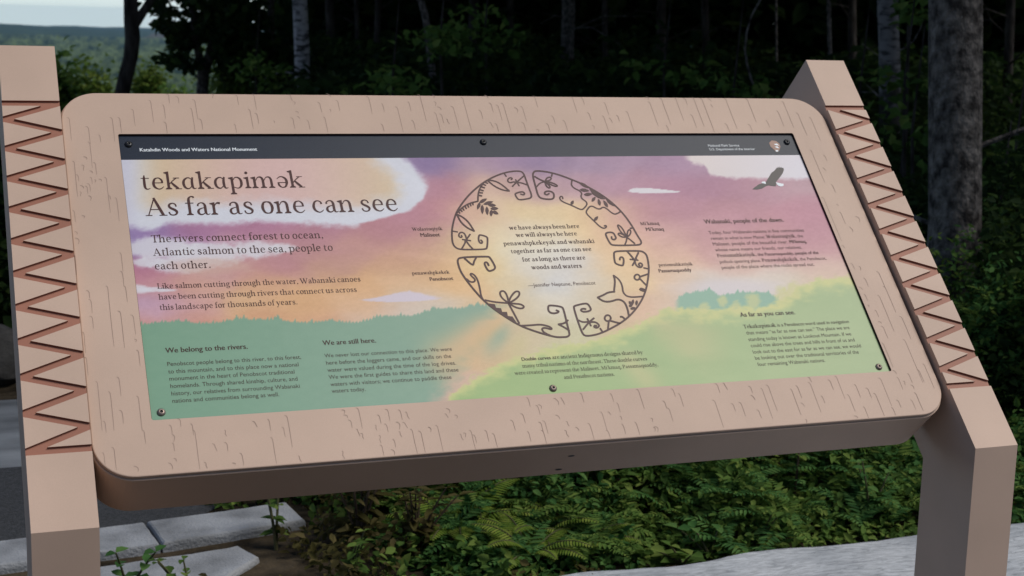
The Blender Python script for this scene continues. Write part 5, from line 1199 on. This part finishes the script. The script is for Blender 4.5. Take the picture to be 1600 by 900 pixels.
def straight(px0, px1, dist, wpx, mat, label, y1=0, y0=150, h=9.5, crown=0, rot=0, group=None, seed=0, lump=.06, taper=.55, name='tree', wob=.03):
    """a trunk that crosses row y0 at column px0 and row y1 at column px1"""
    A, B = at(px0, y0, dist), at(px1, y1, dist); d = (B - A) / (B.z - A.z)
    g = ground_z(A.x, A.y); rng = random.Random(seed); r = wpx / 2 * dist / 2357.7
    pts = []; rad = []
    for k in range(18):
        z = g - .15 + (h + .15) * k / 17; f = k / 17
        zz = min(z, B.z + 1.0)
        p = A + d * (zz - A.z); p.z = z
        p += Vector((rng.uniform(-1, 1), rng.uniform(-1, 1), 0)) * r * wob * 8
        pts.append(p); rad.append(r * (1.0 + .35 * max(0, 1 - (z - g) / .5) ** 2) * (1 - taper * max(0, f - .1)))
    t = tree(pts, rad, mat, label, name, group, crown, rot, seed=seed, lump=lump)
    if wpx * dist > 90:                       # short dead branches on the lower trunk
        for i in range(5):
            z = g + rng.uniform(.5, 2.6); q = min(pts, key=lambda p: abs(p.z - z)); a = rng.uniform(0, 6.28); L_ = rng.uniform(.35, 1.1)
            d = Vector((math.cos(a), math.sin(a), rng.uniform(-.1, .5))); b0 = Vector((q.x, q.y, z)) - t.location
            p1 = b0 + d*L_*.5 + Vector((0, 0, .05)); p2 = b0 + d*L_ + Vector((rng.uniform(-.15, .15), rng.uniform(-.15, .15), -.12*L_))
            mb = MB(); mb.tube([b0, p1, p2], [.012, .008, .003], 5); mb.tube([p1, p1 + (d + Vector((rng.uniform(-.8, .8), rng.uniform(-.8, .8), .3)))*L_*.3], [.005, .002], 4)
            mb.build('branch', mat, t)
    return t

# the leaning dark tree at the left, forked at the top of the view
d_ = 16.0
T_ = lambda x, y: at(x, y, d_)
g0 = T_(188, 190); gz_ = ground_z(g0.x, g0.y)
leaning = tree([Vector((g0.x - .16, g0.y, gz_ - .2)), T_(186, 170), T_(190, 150), T_(196, 120), T_(204, 90), T_(207, 60), T_(205, 30), T_(204, 0), T_(203, -60), T_(198, -200), T_(190, -420), T_(180, -900)],
     [.12, .084, .078, .074, .075, .080, .078, .070, .066, .06, .055, .04], M['bark'], 'leaning dark trunk forking against the pale sky', limbs=[([T_(211, 38), T_(219, 26), T_(228, 12), T_(238, -4), T_(252, -60), T_(270, -200), T_(285, -400)], [.050, .046, .042, .040, .038, .03, .015])], crown=0, rot=1.0, seed=21)
# the forked leafy tree against the valley
d2 = 19.0
T2_ = lambda x, y: at(x, y, d2)
g0 = T2_(316, 170); gz_ = ground_z(g0.x, g0.y)
forked = tree([Vector((g0.x, g0.y, gz_ - .2)), T2_(316, 190), T2_(316, 150), T2_(317, 125), T2_(318, 108)], [.15, .085, .075, .075, .08], M['bark_grey'], 'forked tree with fine leaves hanging before the valley', seed=22,
     limbs=[([T2_(317, 112), T2_(312, 92), T2_(308, 70), T2_(304, 45), T2_(302, 22), T2_(300, 0), T2_(296, -80), T2_(290, -260)], [.055, .052, .050, .046, .044, .042, .036, .015]),
            ([T2_(320, 112), T2_(326, 92), T2_(331, 72), T2_(336, 50), T2_(341, 28), T2_(348, 0), T2_(362, -80), T2_(380, -260)], [.062, .06, .058, .055, .052, .05, .04, .015]),
            ([T2_(308, 66), T2_(314, 45), T2_(318, 20), T2_(316, -10), T2_(318, -80)], [.022, .022, .02, .02, .01]),
            ([T2_(303, 30), T2_(290, 24), T2_(275, 19), T2_(260, 17), T2_(244, 20), T2_(235, 12)], [.016, .014, .012, .010, .007, .004]),
            ([T2_(310, 80), T2_(296, 66), T2_(280, 52), T2_(262, 42)], [.014, .011, .008, .004])])
rg = np.random.default_rng(77)
P = []
for x, y, sx, sy, n in ((258, 18, 16, 8, 60), (250, 4, 16, 8, 60), (268, 42, 14, 7, 110), (252, 38, 8, 4, 40), (282, 66, 16, 10, 150), (272, 92, 15, 7, 120), (290, 52, 12, 8, 60), (300, 100, 14, 8, 60),
                        (325, 6, 40, 14, 190), (352, 30, 30, 22, 520), (380, 60, 30, 26, 800), (372, 20, 34, 26, 700), (352, 62, 14, 22, 220), (402, 95, 26, 26, 500), (350, 50, 50, 50, 130), (372, 105, 26, 18, 200), (320, 30, 30, 20, 70), (300, -14, 50, 12, 130)):
    q = np.stack([rg.normal(x, sx*.62, n), rg.normal(y, sy*.62, n)], 1); dd = rg.normal(d2, .45, n)
    P += [tuple(at(a, b, c) - forked.location) for (a, b), c in zip(q, dd)]
link('crown', leaf_cloud('crown', np.array(P), .105, rg, up=.5, aspect=.7), forked, [M['leaf_dark']])

straight(424, 423, 20, 11, M['bark'], 'thin dull trunk left of the white birch', crown=1, seed=23)
straight(476, 471, 17, 23, birch_mat('birch_bark', .55), 'white birch with dark mossy lower trunk', crown=2, seed=24, lump=.10)
# pale bent stem above the middle of the sign
A_ = [at(x, y, 16) for x, y in ((690, 190), (676, 120), (669, 60), (667, 40), (663, 18), (655, -6), (648, -60), (650, -300))]
g0 = A_[0]; tree([Vector((g0.x, g0.y, -.1))] + A_, [.05, .042, .040, .038, .038, .038, .036, .03, .02], M['bark_grey'], 'slim pale stem bending left above the sign middle', crown=0, rot=2.2, seed=25, base=Vector((g0.x, g0.y, 0)))
straight(892, 886, 20, 21, speck_bark('mottled_bark', (0.045, 0.042, 0.038, 1), (0.15, 0.14, 0.13, 1), (0.34, 0.33, 0.31, 1), .30), 'mottled grey trunk right of the sign middle', crown=1, rot=.7, seed=26, lump=.10)
A_ = [at(x, y, 12) for x, y in ((1200, 170), (1188, 150), (1174, 125), (1167, 100), (1164, 75), (1167, 50), (1174, 25), (1188, 0), (1205, -30), (1240, -90))]
g0 = A_[0]; tree([Vector((g0.x + .05, g0.y, -.05))] + A_, [.013] + [.010, .0095, .009, .009, .0085, .008, .008, .007, .005, .002], M['bark_grey'], 'hair thin curved sapling stem left of the right post', name='sapling', seed=27, base=Vector((g0.x + .05, g0.y, 0)))
straight(1214, 1213, 19, 4, M['bark_grey'], 'very thin straight stem above the sign right part', crown=None, seed=28, h=5)
straight(1299, 1295, 17, 7, M['bark_grey'], 'thin stem rising just behind the right post top', crown=None, seed=29, h=6)
straight(1392, 1388, 13.5, 32, birch_mat('mossy_birch_bark', 1.05, .20), 'dark patchy birch between right post and thick trunk', crown=2, rot=2.0, seed=30, lump=.12)
straight(1493, 1493, 6.1, 80, M['bark_grey'], 'thick grey trunk with pale lichen specks at the right', crown=0, rot=.4, seed=31, lump=.03, wob=.006, y0=480, h=13)
A_ = [at(x, y, 11) for x, y in ((1402, 80), (1414, 75), (1428, 64), (1438, 45), (1443, 25), (1444, 0), (1440, -40))]
c_ = [o for o in COL.objects if o.get('label', '').startswith('dark patchy')][0]
mb = MB(); mb.tube([p - c_.location for p in A_], [.004, .006, .006, .006, .006, .006, .006], 6); mb.build('twig', M['bark_grey'], c_, True)

DK = 'dark trunks deep in the forest'
for i, (px_, r_, w_) in enumerate(((520, 24, 14), (590, 22, 10), (735, 23, 16), (800, 25, 12), (945, 21, 9), (1030, 24, 15), (1105, 22, 12), (1330, 21, 14), (1575, 17, 14), (560, 18.5, 7))):
    straight(px_, px_ + (i % 3 - 1) * 4, r_, w_, M['bark'], 'dark trunk deep in the shaded forest, hardly visible', crown=i % 3, rot=i * 1.3, group=DK, seed=50 + i)
# added trees whose trunks stand out of view to the right but whose crowns shade the scene
for i, (x, y, s) in enumerate(((5.4, 4.3, 1), (8.4, 8.2, 1.0), (7.6, 3.4, .9), (7.0, 6.3, 1.05))):
    g_ = Vector((x, y, 0))
    t = tree([g_ + Vector((0, 0, -.1)), g_ + Vector((.05, 0, 3)), g_ + Vector((.1, .1, 9))], [.16, .13, .06], M['bark'], ['tall forest tree to the right of the right sign post', 'tree deep in the forest right of the thick trunk', 'tree beyond the right end of the rock slab', 'dark trunk behind the right post, mostly hidden'][i], crown=i % 3, rot=i * 2.1, seed=80 + i)

# leaf sprays lit at the forest edge
def spray(px, py, dist, wpx, hpx, n, size, label, seed, mat='leaf'):
    c = at(px, py, dist); k = dist / 2357.7; rg = np.random.default_rng(seed); rng = random.Random(seed)
    g = ground_z(c.x, c.y); t = empty('understory_maple', (c.x, c.y, g)); tag(t, label, 'young tree', 'young maples in the forest shade')
    mb = MB(); hgt = c.z - g
    mb.tube([(0, 0, -.05), (.02, 0, hgt*.5), (0, .03, hgt), (.05, .05, hgt + .6)], [.016, .013, .009, .003], 6); mb.build('stem', M['bark'], t, True)
    P = []
    for s in range(7):
        a0 = rng.uniform(-1, 1); x0 = rng.uniform(-.2, .2)*wpx*k; L_ = wpx*k*rng.uniform(.3, .6)*rng.choice((-1, 1)); zz = hgt + rng.uniform(-.5, .5)*hpx*k
        for j in range(max(2, n // 7)):
            f = rng.random(); P.append((x0 + L_*f + rng.gauss(0, .05), a0*.4 + rng.gauss(0, .12), zz - abs(L_)*f*f*.25 + rng.gauss(0, .035)))
    link('foliage', leaf_cloud('foliage', np.array(P), size, rg, up=1.4, aspect=.8), t, [M[mat]])
    return t
for i, (px_, py_, r_, w_, h_, n_, lb) in enumerate((
    (690, 58, 12, 120, 30, 150, 'young maple with drooping leaves above the sign middle left'), (615, 128, 11, 80, 30, 110, 'low maple spray just above the sign top left of middle'), (760, 40, 14, 120, 60, 150, 'faint maple foliage right of the bent pale stem'),
    (1040, 108, 12, 90, 18, 70, 'small lit maple spray above the sign right of the mottled trunk'), (1150, 138, 10.5, 60, 24, 80, 'maple spray at the foot of the curved sapling'), (400, 110, 15, 70, 40, 140, 'green maple spray left of the white birch'),
    (1425, 12, 10, 60, 26, 70, 'maple leaves hanging left of the thick trunk top'), (1418, 130, 9.2, 36, 40, 50, 'maple leaves between patchy birch and thick trunk'), (1430, 205, 9.0, 50, 50, 80, 'lower maple leaves beside the thick trunk'), (1345, 165, 9.5, 40, 40, 40, 'few maple leaves beside the right post top'),
    (1585, 300, 7.5, 60, 120, 170, 'bright maple spray at the right edge of the view'), (1560, 400, 7.0, 70, 120, 240, 'leafy maple right of the thick trunk'), (1590, 520, 6.4, 60, 160, 260, 'low leafy maple at the right edge above the slab'))):
    spray(px_, py_, r_, w_, h_, n_, .075, lb, 300 + i, 'leaf')

# lit trees where the land falls to the valley
for i, (px_, py_, r_, rx, h_, lb) in enumerate(((118, 112, 40, 1.15, 5.5, 'bright green round tree top beside the left post'), (158, 118, 44, 1.2, 5.5, 'bright tree top touching the leaning trunk'), (228, 122, 46, .9, 5, 'pale green tree top right of the leaning trunk'), (262, 132, 38, .7, 4.5, 'dark green low tree top left of the forked trunk'),
        (350, 100, 34, .9, 5.5, 'bright green tree showing behind the forked trunk'), (385, 112, 32, .8, 5.0, 'green tree top before the dark forest edge'), (96, 132, 30, .6, 4, 'dark green tree top behind the left post edge'))):
    c = at(px_, py_, r_); g = ground_z(c.x, c.y); t = empty('valley_edge_tree', (c.x, c.y, g)); tag(t, lb, 'tree', 'trees at the valley edge')
    rgq = np.random.default_rng(400 + i); hz = c.z - g; n = 4200
    nc = 18; cc = rgq.normal(size=(nc, 3)); cc /= np.linalg.norm(cc, axis=1, keepdims=True); cc *= rgq.random((nc, 1))**.4
    cc = cc*np.array([rx*.8, rx*.8, h_*.42]) + np.array([0, 0, hz - h_*.36]); kk = rgq.integers(0, nc, n)
    P = cc[kk] + rgq.normal(size=(n, 3))*np.array([rx*.22, rx*.22, .32])
    link('crown', leaf_cloud('crown', P, .17, rgq), t, [M['leaf_lit' if i not in (3, 6) else 'leaf']])
    mb = MB(); mb.tube([(0, 0, -.2), (.05, 0, hz*.5), (0, .05, hz - h_*.2)], [.14, .10, .03], 8); mb.build('trunk', M['bark'], t, True)

# ------------------------------------------------------------------ air
m = bpy.data.materials.new('haze_air'); m.use_nodes = True; nt = m.node_tree; nt.nodes.clear()
o_ = nt.nodes.new('ShaderNodeOutputMaterial'); pv = nt.nodes.new('ShaderNodeVolumePrincipled')
pv.inputs['Color'].default_value = (0.46, 0.74, 1.0, 1); pv.inputs['Density'].default_value = HAZE; pv.inputs['Density Attribute'].default_value = ''; pv.inputs['Temperature Attribute'].default_value = ''
nt.links.new(pv.outputs['Volume'], o_.inputs['Volume'])
mb = MB(); mb.box((-27000, -27000, -640), (27000, 27000, 24)); tag(mb.build('haze', m), kind='stuff')
